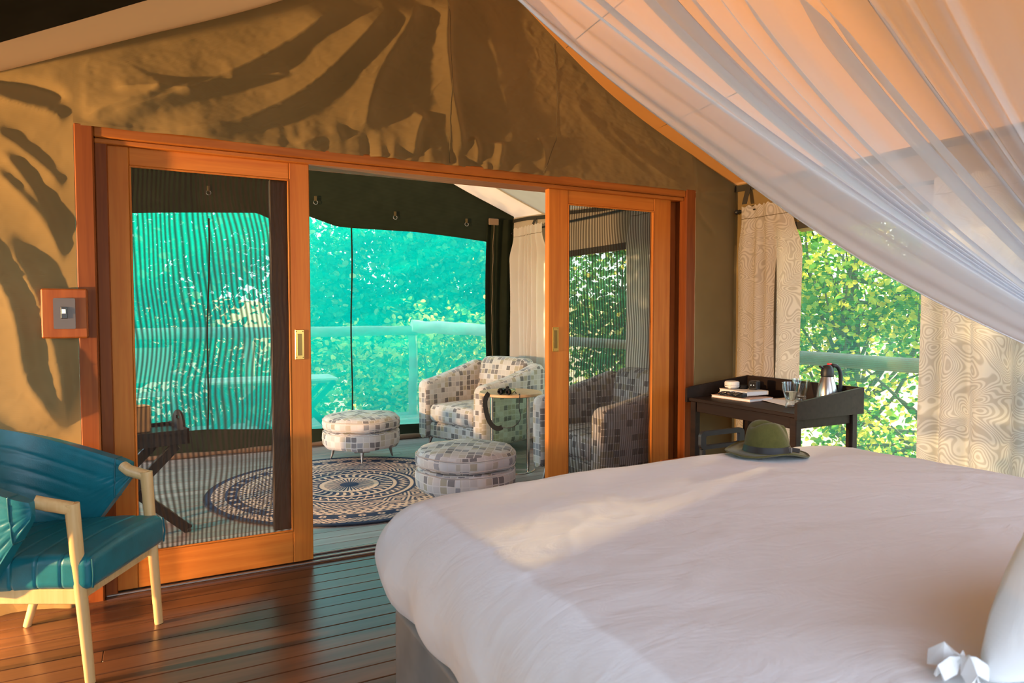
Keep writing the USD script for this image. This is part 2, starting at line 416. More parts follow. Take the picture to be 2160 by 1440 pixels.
def moire(name, period, opening, depth, wob):
    """dark insect mesh whose weave opens and closes in long wavy bands"""
    nodes = {"tc": ("texture_coordinate", {}), "sx": ("separate_xyz", {}), "mp": ("mapping", {"scale": (1.6, 1.6, .9)}), "n": ("noise_texture", {"scale": 1.5, "detail": 1.5, "roughness": .4}),
             "k": ("math", {"math_type": "multiply_add", "value2": wob}), "f": ("math", {"math_type": "multiply", "value2": 2 * PI / period}), "s": ("math", {"math_type": "sine"}),
             "mr": ("map_range", {"from_min": -1.0, "from_max": 1.0, "to_min": 1 - opening - depth, "to_max": 1 - opening + depth, "clamp": True}),
             "tp": ("transparent_bsdf", {"color": (.97, .97, .97)}), "d": ("diffuse_bsdf", {"color": (.035, .022, .014)}), "x": ("mix_closure", {})}
    links = [("tc.object", "sx.vector"), ("tc.object", "mp.vector"), ("mp.vector", "n.vector"), ("n.fac", "k.value1"), ("sx.x", "k.value3"), ("k.value", "f.value1"), ("f.value", "s.value1"), ("s.value", "mr.value"), ("mr.result", "x.fac"),
             ("tp.BSDF", "x.closure1"), ("d.BSDF", "x.closure2")]
    return MAT(name, nodes, links, surface="x.closure")


M['insect_mesh'] = moire('insect_mesh', .0225, .52, .36, .20)
M['insect_mesh_fine'] = moire('insect_mesh_fine', .0200, .44, .28, .14)

# the net: how much of the light meets thread rises where the cloth is bunched (vertex colour) and where it turns edge-on
M['net'] = MAT('net', {"tp": ("transparent_bsdf", {"color": (1, 1, 1)}), "d": ("diffuse_bsdf", {"color": (.82, .85, .90)}), "t": ("translucent_bsdf", {"color": (.82, .85, .90)}), "dt": ("mix_closure", {"fac": .42}),
                       "a": ("attribute", {"attribute": "displayColor"}), "lw": ("layer_weight", {"blend": .5}), "m": ("math", {"math_type": "multiply_add", "value2": .40, "use_clamp": True}), "x": ("mix_closure", {})},
               [("d.BSDF", "dt.closure1"), ("t.BSDF", "dt.closure2"), ("lw.facing", "m.value1"), ("a.fac", "m.value3"), ("m.value", "x.fac"), ("tp.BSDF", "x.closure1"), ("dt.closure", "x.closure2")], surface="x.closure")
M['glass'] = MAT('glass', {"f": ("layer_weight", {"blend": .35}), "m": ("math", {"math_type": "multiply_add", "value2": .55, "value3": .05}), "t": ("transparent_bsdf", {"color": (.93, .96, .95)}), "g": ("glossy_bsdf", {"color": (1, 1, 1), "roughness": .01}), "x": ("mix_closure", {})},
                 [("f.facing", "m.value1"), ("m.value", "x.fac"), ("t.BSDF", "x.closure1"), ("g.BSDF", "x.closure2")], surface="x.closure")
M['water'] = MAT('water', {"p": ("principled_bsdf", {"base_color": (1, 1, 1), "roughness": 0.0, "transmission_weight": 1.0, "ior": 1.33})})
M['pane'] = MAT('pane', {"f": ("fresnel", {"IOR": 1.6}), "t": ("transparent_bsdf", {"color": (.72, .84, .76)}), "g": ("glossy_bsdf", {"color": (1, 1, 1), "roughness": .02}), "x": ("mix_closure", {})},
                [("f.fac", "x.fac"), ("t.BSDF", "x.closure1"), ("g.BSDF", "x.closure2")], surface="x.closure")


def leaf_mat(name, cols):
    return MAT(name, {"g": ("attribute", {"attribute": "displayColor"}), "r": ("rgb_ramp", {"ramp": cols}), "d": ("diffuse_bsdf", {}), "t": ("translucent_bsdf", {}), "x": ("mix_closure", {"fac": .6})},
               [("g.fac", "r.fac"), ("r.color", "d.color"), ("r.color", "t.color"), ("d.BSDF", "x.closure1"), ("t.BSDF", "x.closure2")], surface="x.closure")


M['leaf_green'] = leaf_mat('leaf_green', [(0, (.025, .11, .025)), (.65, (.065, .20, .045)), (.90, (.18, .34, .06)), (1, (.70, .62, .16))])
M['leaf_dark'] = leaf_mat('leaf_dark', [(0, (.02, .07, .025)), (.7, (.05, .14, .04)), (1, (.16, .26, .05))])
M['leaf_gold'] = leaf_mat('leaf_gold', [(0, (.05, .20, .03)), (.45, (.16, .38, .05)), (.7, (.55, .66, .08)), (1, (.98, .82, .10))])
M['grass'] = leaf_mat('grass', [(0, (.20, .20, .05)), (1, (.50, .40, .14))])

# ------------------------------------------------------------------ setting: floors
XL, XR, YD, YP = -1.05, 3.68, 3.61, 6.83     # left and right canvas, door wall, far porch wall


def planks(root, x0, x1, y0, y1, w, mat, z0=-.035, joint=None):
    y, i = y0, 0
    while y < y1 - .01:
        cuts = [x0, x1] if joint is None else [x0] + sorted(joint(i)) + [x1]
        for a, b in zip(cuts[:-1], cuts[1:]):
            dz = RNG.uniform(-.0012, .0004)
            obj('plank', cbox(a + .0008, b - .0008, y + .0018, y + w - .0018, z0, dz, .0022), mat, root)
        y += w; i += 1
    obj('joist', cat(*[cbox(xx - .03, xx + .03, y0, y1, z0 - .16, z0 - .001, .004) for xx in np.arange(x0 + .2, x1, .9)]), M['dark_frame'], root)


fl = thing('floor', 'dark red-brown varnished plank floor of the tent room', 'floor', kind='structure')
planks(fl, XL, XR + .02, -1.0, 3.56, .098, M['plank_in'], joint=lambda i: [] if i % 4 else [1.2 + .7 * ((i * 37) % 5 - 2)])
fo = thing('floor', 'weathered grey-brown deck planks of the screened porch', 'floor', kind='structure')
planks(fo, XL - 1.5, XR + 1.0, 3.735, 8.6, .108, M['plank_out'], joint=lambda i: [.4 + .8 * ((i * 29) % 5 - 2)] if i % 3 == 0 else [])

# ------------------------------------------------------------------ setting: canvas walls and roofs
PX = np.array([-1.7, -1.05, -.59, -.05, .58, 1.1, 1.48, 1.89, 2.65, 3.68, 4.4])
PZ = np.array([1.90, 2.14, 2.315, 2.56, 2.855, 3.16, 3.46, 3.17, 2.66, 2.21, 1.92])
from scipy.interpolate import PchipInterpolator
_zr = PchipInterpolator(PX, PZ)


def zroof(x, y=YD):
    return _zr(x) + np.clip(y - YD, 0, 4) * .035


def seg(x, z, P, Q, amp, w, skew=0.0, ends=.25):
    """a crease ridge along the line P-Q: soft on one side, sharp on the other"""
    P, Q = np.array(P, float), np.array(Q, float); L = np.linalg.norm(Q - P); d = (Q - P) / L; n = np.array([-d[1], d[0]])
    t = ((x - P[0]) * d[0] + (z - P[1]) * d[1]) / L; s = (x - P[0]) * n[0] + (z - P[1]) * n[1]
    ww = w * (1 + skew * np.sign(s))
    e = np.clip(t / ends, 0, 1) * np.clip((1 - t) / ends, 0, 1); e = e * e * (3 - 2 * e)
    return amp * e * np.exp(-(s / ww) ** 2)


def crease(x, z, pts, A, wl, wd, ends=.18):
    """a hanging crease along a curve: a broad slope on its left side, a steep drop on its right side"""
    p = smoothline(pts, 22); shp = x.shape; q = np.stack([x.ravel(), z.ravel()], 1)
    best = np.full(len(q), 9.0); sg = np.zeros(len(q)); tt = np.zeros(len(q)); n = len(p) - 1
    for i in range(n):
        d = p[i + 1] - p[i]; L2 = d @ d; t = np.clip(((q - p[i]) @ d) / L2, 0, 1); v = q - p[i] - t[:, None] * d; r = np.hypot(v[:, 0], v[:, 1])
        m = r < best; best[m] = r[m]; sg[m] = np.sign(v[m, 1] * d[0] - v[m, 0] * d[1]); tt[m] = (i + t[m]) / n
    e = np.clip(tt / ends, 0, 1) * np.clip((1 - tt) / ends, 0, 1); e = e * e * (3 - 2 * e)
    h = np.where(sg >= 0, np.exp(-best / wl), np.exp(-(best / wd) ** 2))
    return (A * e * h).reshape(shp)


GABLE = [([(-.266, 2.137), (-.033, 2.239), (.207, 2.367), (.42, 2.502), (.60, 2.637), (.788, 2.801), (.911, 2.922)], .062, .15, .045),
         ([(-.257, 2.138), (-.128, 2.233), (.026, 2.319), (.067, 2.39)], .030, .05, .03),
         ([(-.035, 2.121), (.163, 2.162), (.308, 2.196), (.505, 2.297), (.689, 2.428), (.883, 2.627), (1.061, 2.842), (1.166, 2.975)], .060, .13, .05),
         ([(.979, 2.20), (1.006, 2.401), (1.084, 2.611), (1.217, 2.835), (1.299, 3.003)], .060, .16, .06),
         ([(1.534, 2.157), (1.498, 2.444), (1.455, 2.752), (1.50, 3.12)], .052, .12, .035),
         ([(1.86, 2.16), (1.84, 2.45), (1.76, 2.80), (1.62, 3.15)], .022, .16, .08),
         ([(1.25, 2.14), (1.27, 2.28), (1.33, 2.40)], .035, .06, .03), ([(1.62, 2.14), (1.63, 2.22), (1.60, 2.30)], .028, .04, .025), ([(1.75, 2.14), (1.77, 2.21), (1.78, 2.29)], .026, .04, .025),
         ([(.62, 2.13), (.75, 2.19), (.90, 2.23)], .022, .05, .03), ([(.30, 2.40), (.50, 2.47), (.62, 2.49)], .016, .04, .02), ([(-.15, 2.30), (.05, 2.33), (.22, 2.33)], .02, .04, .02),
         ([(2.05, 2.14), (2.08, 2.24), (2.02, 2.36)], .016, .05, .03), ([(2.9, 2.17), (2.6, 2.35), (2.25, 2.66)], .010, .06, .05), ([(3.2, 2.14), (2.9, 2.25), (2.55, 2.5)], .010, .05, .04)]


def flush(z): return .061 * np.exp(-np.clip(z - 2.13, 0, 9) / .22)     # nailed flush with the face of the door frame


def gable_fold(x, z):
    d = np.zeros_like(x)
    for pts, A, wl, wd in GABLE: d += crease(x, z, pts, A, wl, wd)
    h = np.clip((z - 2.12) / .26, 0, 1)                      # gathers along the header
    g = meshkit.noise(np.stack([x * 14.0, x * 0, z * 1.2], -1), 3) - .5
    g2 = meshkit.noise(np.stack([x * 29.0, x * 0, z * 2.0], -1), 5) - .5
    mid = np.exp(-((x - 1.35) / .55) ** 2)
    d += (.055 * g + .028 * g2) * (1 - h) ** 1.6 * (.10 + mid)
    d += .02 * np.exp(-((z - 2.25) / .10) ** 2) * (.25 + .75 * mid)
    p = np.stack([x * 2.3 + z * .8, x * 0, z * 2.0 - x * .5], -1)
    d += .022 * (meshkit.fbm(p, 3, 11) - .5)
    q = np.stack([x * 7, x * 0, z * 7], -1); r = np.abs(meshkit.fbm(q + 2.0 * meshkit.fbm(q * .5, 2, 4)[..., None], 3, 21) - .5)
    d += .0022 * np.exp(-(r / .03) ** 2) * np.clip(meshkit.noise(q * .35, 31) * 4 - 2, 0, 1)
    d += .007 * (meshkit.fbm(q * 2.6, 3, 61) - .5)
    edge = np.clip((x + .30) / .05, 0, 1) * np.clip((3.26 - x) / .10, 0, 1) * np.clip((zroof(x) - z) / .08, 0, 1)
    return d * edge + flush(z)


wf = thing('wall_front', 'olive canvas front wall with a creased gable over the wooden doors', 'canvas wall', kind='structure')


def canvas_panel(x0, x1, zb, fold, nx, nz, name):
    x = np.linspace(x0, x1, nx); s = np.linspace(0, 1, nz)
    X = np.repeat(x[:, None], nz, 1); top = zroof(X) + .03; Z = zb + (top - zb) * s[None]
    D = fold(X, Z)
    return obj(name, grid(np.stack([X, YD - D, Z], -1)), M['canvas'], wf, smooth=True)


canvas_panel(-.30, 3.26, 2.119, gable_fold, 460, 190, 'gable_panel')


LEFTC = [([(-.283, 2.19), (-.395, 2.262), (-.561, 2.275), (-.9, 2.26)], -.03, .05, .03), ([(-.293, 2.133), (-.414, 2.168), (-.563, 2.205), (-.9, 2.26)], .035, .03, .05),
         ([(-.36, .73), (-.427, .883), (-.493, 1.011), (-.522, 1.218), (-.582, 1.441), (-.72, 1.70)], .060, .10, .05), ([(-.35, .80), (-.388, 1.091), (-.442, 1.341), (-.498, 1.484), (-.60, 1.66)], .050, .09, .05),
         ([(-.36, 1.509), (-.409, 1.673), (-.475, 1.771), (-.62, 1.93)], .030, .05, .03), ([(-.36, 1.62), (-.473, 1.852), (-.58, 2.0)], .030, .06, .03), ([(-.34, 1.83), (-.45, 1.96), (-.62, 2.08)], .022, .05, .03),
         ([(-.5, .3), (-.55, .6), (-.7, .9)], .03, .06, .05)]


def left_fold(x, z):
    d = np.zeros_like(x)
    for pts, A, wl, wd in LEFTC: d += crease(x, z, pts, A, wl, wd)
    q = np.stack([x * 5, x * 0, z * 5], -1)
    d += .022 * (meshkit.fbm(q * .6, 4, 8) - .5)
    r = np.abs(meshkit.fbm(q + 2.0 * meshkit.fbm(q * .5, 2, 4)[..., None], 3, 41) - .5)
    d += .004 * np.exp(-(r / .03) ** 2) * np.clip(meshkit.noise(q * .3, 33) * 4 - 2, 0, 1)
    d += .05 * np.clip((.22 - z) / .22, 0, 1) * (meshkit.noise(np.stack([x * 14, x * 0, z * 3], -1), 9))
    d += .007 * (meshkit.fbm(q * 3.2, 3, 62) - .5)
    return d * np.clip((-.30 - x) / .05, 0, 1) + flush(z) * np.exp(-np.clip(-.30 - x, 0, 9) / .16)


canvas_panel(XL, -.30, -.01, left_fold, 130, 260, 'side_panel')


def right_fold(x, z):
    q = np.stack([x * 4, x * 0, z * 3], -1)
    d = .02 * (meshkit.fbm(q, 3, 18) - .5)
    for P, Q in (((3.25, 2.12), (3.66, 2.16)), ((3.25, 2.10), (3.66, 2.05)), ((3.25, 2.0), (3.5, 1.85))): d += seg(x, z, P, Q, .014, .02, 0, .2)
    d += .04 * np.clip((.15 - z) / .15, 0, 1) * meshkit.noise(np.stack([x * 12, x * 0, z * 3], -1), 9)
    return d * np.clip((x - 3.26) / .05, 0, 1) * np.clip((3.68 - x) / .05, 0, 1) + flush(z) * np.exp(-np.clip(x - 3.26, 0, 9) / .12)


canvas_panel(3.26, XR, -.01, right_fold, 60, 140, 'side_panel')
for xs, lo, hi in ((1.475, 2.13, 3.40), (2.18, 2.13, 2.93)):     # sewn seams of the gable
    z = np.linspace(lo, hi, 90); x = np.full_like(z, xs) + .012 * np.sin(z * 7 + xs) - (.10 * np.clip((2.35 - z) / .22, 0, 1) if xs == 2.18 else 0)
    d = gable_fold(x, z) + .0012
    P = np.stack([np.stack([x - .0022, YD - d, z], -1), np.stack([x, YD - d - .0018, z], -1), np.stack([x + .0022, YD - d, z], -1)], 1)
    obj('seam', grid(P), M['seam'], wf)

# roofs
ce = thing('ceiling', 'tan canvas tent roof over the bedroom', 'tent roof', kind='structure')


def roof_sheet(x0, x1, y0, y1, nx, ny, mat, name, parent, dz=0.0, sag=.02, edge=None):
    x, y = np.linspace(x0, x1, nx), np.linspace(y0, y1, ny); X, Y = np.meshgrid(x, y, indexing='ij')
    if edge is not None: Y = y0 + (edge(X) - y0) * ((Y - y0) / (y1 - y0))
    Z = zroof(X, Y) + dz - sag * (meshkit.fbm(np.stack([X * 1.2, Y * .9, X * 0], -1), 3, 51) - .2)
    return obj(name, grid(np.stack([X, Y, Z], -1)), mat, parent, smooth=True)


roof_sheet(-1.7, 4.4, -.75, YD + .02, 130, 60, M['canvas_roof'], 'roof_panel', ce, dz=.0)
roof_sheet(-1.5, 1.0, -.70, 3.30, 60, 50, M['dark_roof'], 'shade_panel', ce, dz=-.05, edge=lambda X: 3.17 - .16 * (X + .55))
xx = np.linspace(1.52, 3.66, 60)      # dark sewn strip along the right slope
obj('eave_strip', grid(np.stack([np.stack([xx, np.full_like(xx, YD - .015), zroof(xx) + .005], -1), np.stack([xx, np.full_like(xx, YD - .14), zroof(xx) - .004], -1)], 1)), M['canvas'], ce, smooth=True)
for xa in (2.25, 2.95):
    P = np.array([[xa, YD - .02, zroof(xa) - .002], [xa - .02, YD - .30, zroof(xa - .02) - .004], [xa - .05, YD - .9, zroof(xa - .05) - .004]])
    obj('seam', tube(P, .003, 5), M['seam'], ce)
cp = thing('ceiling', 'grey-green canvas porch roof with a pale edge panel', 'tent roof', kind='structure')
roof_sheet(-1.9, 4.4, YD - .02, 6.25, 110, 40, M['canvas_grey'], 'roof_panel', cp, dz=.03)
roof_sheet(-1.9, 4.4, 6.20, YP + .02, 110, 16, M['canvas_pale'], 'edge_panel', cp, dz=.015)


def holed_sheet(a0, a1, b0, b1, holes, place, step=.12):
    """sheet over a (level) and b (height) with rectangular holes"""
    A = sorted(set(np.round(np.r_[np.linspace(a0, a1, int((a1 - a0) / step) + 2), [h[i] for h in holes for i in (0, 1)]], 5)))
    B = sorted(set(np.round(np.r_[np.linspace(b0, b1, int((b1 - b0) / step) + 2), [h[i] for h in holes for i in (2, 3)]], 5)))
    idx, v, f = {}, [], []

    def vid(i, j):
        if (i, j) not in idx: idx[i, j] = len(v); v.append(place(A[i], B[j]))
        return idx[i, j]
    for i in range(len(A) - 1):
        for j in range(len(B) - 1):
            ca, cb = (A[i] + A[i + 1]) / 2, (B[j] + B[j + 1]) / 2
            if any(h[0] < ca < h[1] and h[2] < cb < h[3] for h in holes): continue
            q = [vid(i, j), vid(i + 1, j), vid(i + 1, j + 1), vid(i, j + 1)]
            f += [(q[0], q[1], q[2]), (q[0], q[2], q[3])]
    return trimesh.Trimesh(np.array(v), np.array(f), process=False)


xwall = lambda y: XR - .10 * np.clip((y - YD) / 3.2, 0, 1)
W1 = (1.62, 3.22, .42, 1.84); W2 = (4.40, 6.05, .42, 1.85)
wr = thing('wall_right', 'tan canvas side wall with netted window openings', 'canvas wall', kind='structure')
top_r = lambda y: float(zroof(xwall(y), y))
place_r = lambda y, t: (xwall(y) + .012 * (float(meshkit.noise(np.array([y * 2.0, 0, t * 2.0]), 5)) - .5), y, (t / 2.2) * (top_r(y) if t > 1.9 else 2.2))
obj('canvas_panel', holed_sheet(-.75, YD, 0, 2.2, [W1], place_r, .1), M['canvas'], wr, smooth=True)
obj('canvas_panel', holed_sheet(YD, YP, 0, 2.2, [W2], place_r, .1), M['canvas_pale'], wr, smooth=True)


def frame_strip(y0, y1, z0, z1, w, x):
    return cat(cbox(x - .006, x, y0 - w, y1 + w, z1, z1 + w, .002), cbox(x - .006, x, y0 - w, y1 + w, z0 - w, z0, .002), cbox(x - .006, x, y0 - w, y0, z0, z1, .002), cbox(x - .006, x, y1, y1 + w, z0, z1, .002))


obj('window_trim', frame_strip(*W1, .045, XR - .008), M['dark_strap'], wr)
obj('window_trim', frame_strip(*W2, .06, xwall(5.2) - .012), M['dark_strap'], wr)
for k, (ya, yb) in enumerate(((-.5, YD), (YD, YP))):
    yy = np.linspace(ya + .01, yb - .01, 20)
    za = np.array([top_r(y) for y in yy]); xa = xwall(yy) - .010
    P = np.stack([np.stack([xa, yy, za - .015 + .004 * np.sin(yy * 9)], -1), np.stack([xa - .004, yy, za - .055 + .006 * np.sin(yy * 7)], -1)], 1)
    obj('eave_strap', shell(P, .003), M['dark_strap'], wr)
for yy in (3.44, 6.28):
    x = xwall(yy); obj('rod_strap', bar((x - .014, yy + .03, top_r(yy) - .03), (x - .085, yy, 2.045 + (.14 if yy > 4 else 0)), .035, .004), M['dark_strap'], wr)
wn = thing('window', 'green insect net across the bedroom side window', 'window net', kind='structure')
obj('net_panel', holed_sheet(W1[0] - .02, W1[1] + .02, W1[2] - .02, W1[3] + .02, [], lambda y, z: (XR + .004, y, z), .2), M['window_net'], wn)
wn2 = thing('window', 'green insect net across the porch side window', 'window net', kind='structure')
obj('net_panel', holed_sheet(W2[0] - .02, W2[1] + .02, W2[2] - .02, W2[3] + .02, [], lambda y, z: (xwall(y) + .012, y, z), .2), M['window_net'], wn2)

wl = thing('wall_left', 'canvas side wall beside the teal armchair with an open side entrance', 'canvas wall', kind='structure')
obj('canvas_panel', holed_sheet(-.75, YD, 0, 2.18, [(2.58, 3.52, -.1, 2.19)], lambda y, z: (XL, y, z), .3), M['canvas'], wl)

# far porch wall: dark valance, teal shade net, bottom band, rolled side flap
wb = thing('wall_back', 'far porch wall of dark canvas valance and teal shade netting', 'screen wall', kind='structure')
xs = np.linspace(XL, 3.58, 150); VS = np.interp(xs, [-1.05, -.15, .3, .86, 1.0, 1.13, 1.34, 1.6, 1.76, 2.42, 2.9, 3.25, 3.6], [2.16, 2.165, 2.20, 2.235, 2.18, 2.17, 2.235, 2.155, 2.145, 2.142, 2.11, 2.08, 2.06])
s = np.linspace(0, 1, 24); Z = VS[:, None] + (zroof(xs, YP)[:, None] + .02 - VS[:, None]) * s[None]
X = np.repeat(xs[:, None], 24, 1)
Y = YP - .02 - .03 * (meshkit.fbm(np.stack([X * 1.5, X * 0, Z * 1.5], -1), 3, 61) - .3)
obj('valance', grid(np.stack([X, Y, Z], -1)), M['dark_fabric'], wb, smooth=True)
zb = np.interp(xs, [-1.05, .4, 1.3, 2.4, 3.6], [.22, .235, .165, .135, .12])
s = np.linspace(0, 1, 60); Z = (zb[:, None] - .03) + (VS[:, None] + .05 - zb[:, None] + .03) * s[None]; X = np.repeat(xs[:, None], 60, 1)
Y = YP + .006 + .010 * (meshkit.fbm(np.stack([X * 2 + Z, X * 0, Z * 1.5], -1), 3, 71) - .5)
obj('shade_net', grid(np.stack([X, Y, Z], -1)), M['teal_net'], wb, smooth=True)
s = np.linspace(0, 1, 10); Z = .0 + (zb[:, None]) * s[None]; X = np.repeat(xs[:, None], 10, 1)
Y = YP - .014 - .05 * (1 - s[None]) ** 2 - .03 * (meshkit.fbm(np.stack([X * 5, X * 0, Z * 9], -1), 3, 81) - .5)
obj('bottom_band', grid(np.stack([X, Y, Z], -1)), M['dark_fabric'], wb, smooth=True)
obj('skirt_roll', tube([(x, YP - .10 - .01 * math.sin(3 * x), .026) for x in np.linspace(XL, 3.55, 40)], [.022 + .006 * math.sin(9 * x) for x in np.linspace(XL, 3.55, 40)], 8), plain('brown_canvas', (.16, .085, .045), .9), wb, smooth=True)
u = np.linspace(0, 1, 40); v = np.linspace(0, 1, 40); U, V = np.meshgrid(u, v, indexing='ij')    # side flap in soft folds
X = 3.235 - .03 * np.sin(V * 3) + U * (.325 + .02 * V); Z = .02 + V * 2.31
obj('side_flap', shell(np.stack([X, YP - .05 - .022 * np.cos(U * 17) - .01 * np.sin(V * 6 + U * 5), Z], -1), .004), M['dark_fabric'], wb, smooth=True)
obj('flap_cord', tube([(3.305 - .03 * math.sin(t * 3) + .004 * math.sin(t * 40), YP - .090, .05 + 2.22 * t) for t in np.linspace(0, 1, 40)], .004, 6), plain('cord', (.22, .15, .09), .8), wb, smooth=True)
obj('flap_tab', cbox(3.24, 3.36, YP - .095, YP - .075, 2.26, 2.33, .006), plain('tab', (.30, .20, .13), .8), wb)
for xc, x1 in ((1.755, 1.742), (.452, .407)):
    obj('zip_cord', tube([(xc + (x1 - xc) * t + .006 * math.sin(9 * t), YP - .012, 2.16 - 1.96 * t) for t in np.linspace(0, 1, 30)], .0075, 6), M['dark_fabric'], wb, smooth=True)
for xc, zc in ((1.398, 2.384), (2.195, 2.290), (2.991, 2.268), (.45, 2.40)):
    tor = trimesh.creation.torus(.020, .0035, major_sections=18, minor_sections=6)
    c = obj('ring_clip', T(tor, (xc, YP - .055, zc - .015), rx=82), M['steel'], wb, smooth=True)
    obj('clip_tab', cbox(xc - .012, xc + .012, YP - .062, YP - .048, zc + .0, zc + .045, .002), M['seam'], c)

# ------------------------------------------------------------------ setting: doors
tr = thing('trim', 'reddish wooden frame around the sliding doors', 'door frame', kind='structure')
obj('jamb', cbox(-.30, -.225, 3.545, 3.70, -.02, 2.13, .006), M['wood_jamb'], tr)
obj('jamb', cbox(-.225, -.175, 3.575, 3.735, 0, 2.06, .004), M['wood_jamb'], tr)
obj('jamb', cbox(3.175, 3.26, 3.545, 3.70, -.02, 2.13, .006), M['wood_jamb'], tr)
obj('jamb', cbox(3.115, 3.175, 3.65, 3.735, 0, 2.06, .004), M['wood_jamb'], tr)
obj('header', cbox(-.225, 3.175, 3.552, 3.70, 2.078, 2.13, .005), M['wood_header'], tr)
obj('header_lip', cbox(-.225, 3.175, 3.57, 3.735, 2.055, 2.0775, .004), M['wood_header'], tr)
obj('sill', cbox(-.225, 3.175, 3.565, 3.735, -.03, .004, .003), M['plank_in'], tr)
for y in (3.575, 3.632, 3.695):
    obj('sill_track', cbox(-.22, 3.17, y - .006, y + .006, .0045, .013, .002), M['steel_dull'], tr)


def sliding_door(x0, x1, sw0, sw1, y, label, handle_x, mesh_mat, strip):
    d = thing('door', label, 'sliding door', (x0, y, 0), kind='structure')
    w, z0, z1 = x1 - x0, .012, 2.062; th = .022
    obj('stile', cbox(0, sw0, -th, th, z0, z1, .004), M['wood_door'], d); obj('stile', cbox(w - sw1, w, -th, th, z0, z1, .004), M['wood_door'], d)
    obj('top_rail', cbox(sw0 + .0005, w - sw1 - .0005, -th + .002, th - .002, 1.975, z1, .003), M['wood_rail'], d)
    obj('bottom_rail', cbox(sw0 + .0005, w - sw1 - .0005, -th + .002, th - .002, z0, .175, .003), M['wood_rail'], d)
    bead = cat(cbox(sw0, w - sw1, -th - .001, -th + .008, 1.966, 1.975, .002), cbox(sw0, w - sw1, -th - .001, -th + .008, .175, .183, .002), cbox(sw0, sw0 + .008, -th - .001, -th + .008, .183, 1.966, .002), cbox(w - sw1 - .008, w - sw1, -th - .001, -th + .008, .183, 1.966, .002))
    obj('bead', bead, M['wood_door'], d)
    nx, nz = 24, 50; X, Z = np.meshgrid(np.linspace(sw0, w - sw1, nx), np.linspace(.175, 1.975, nz), indexing='ij')
    B = .012 * np.sin(PI * (X - sw0) / (w - sw0 - sw1)) * (np.sin(PI * (Z - .175) / 1.8) + .4 * np.sin(5 * Z + 3 * X))
    obj('insect_screen', grid(np.stack([X, B + .004, Z], -1)), mesh_mat, d, smooth=True)
    a, b = (w - sw1 - .085, w - sw1) if strip > 0 else (sw0, sw0 + .045)
    obj('inner_stile', cbox(a, b, .028, .075, .175, 1.975, .003), M['dark_frame'], d, label='dark brown inner stile')
    hx = handle_x - x0
    h = obj('pull_handle', cbox(hx - .023, hx + .023, -th - .004, -th + .002, 1.062, 1.215, .002), M['brass'], d, label='brass flush pull')
    obj('recess', cbox(hx - .012, hx + .012, -th - .0052, -th - .0036, 1.083, 1.194, .0005), M['brass_dark'], h)
    for dz in (1.072, 1.205):
        for dx in (-.016, .016): obj('screw', T(trimesh.creation.icosphere(1, .0028), (hx + dx, -th - .004, dz)), M['brass_dark'], h)
    return d


d1 = sliding_door(-.185, .712, .093, .10, 3.625, 'left sliding door of orange wood with striped dark insect mesh', .655, M['insect_mesh'], 1)
d2 = sliding_door(2.135, 3.09, .14, .143, 3.625, 'right sliding door of orange wood beside the writing desk', 2.185, M['insect_mesh_fine'], -1)
obj('second_leaf', cbox(.958, .99, .026, .07, .012, 2.06, .004), M['wood_door'], d2)

# light switch on its wooden block
sw = thing('light_switch', 'square steel light switch on a reddish wooden block left of the doors', 'light switch', (-.345, 3.545, 1.298))
obj('block', cbox(-.085, .085, -.035, -.002, -.107, .107, .006), M['wood_block'], sw)
obj('plate', rbox(-.040, .040, -.045, -.034, -.066, .066, .016, 4, 3, fn=lambda p: np.stack([p[:, 0], np.where(p[:, 1] < -.0395, -.045, -.034) + .0 * p[:, 1], p[:, 2]], 1)), M['switch_plate'], sw, smooth=40)
r_ = obj('rocker', cbox(-.013, .012, -.049, -.044, -.022, .028, .002), M['black_gloss'], sw, label='small black rocker')
obj('toggle', T(cbox(-.008, .006, -.054, -.048, -.002, .020, .002), (0, 0, 0)), M['steel'], r_)

# ------------------------------------------------------------------ bed
bed = thing('bed', 'large bed with a puffy white duvet on a grey plastered plinth', 'bed', (0, 0, 0))
pl_ = rbox(.645, 2.66, -.30, 2.03, 0, .385, .018, 3, (24, 24, 8))
obj('plinth', pl_, M['concrete'], bed, smooth=40, label='grey trowelled cement plinth')


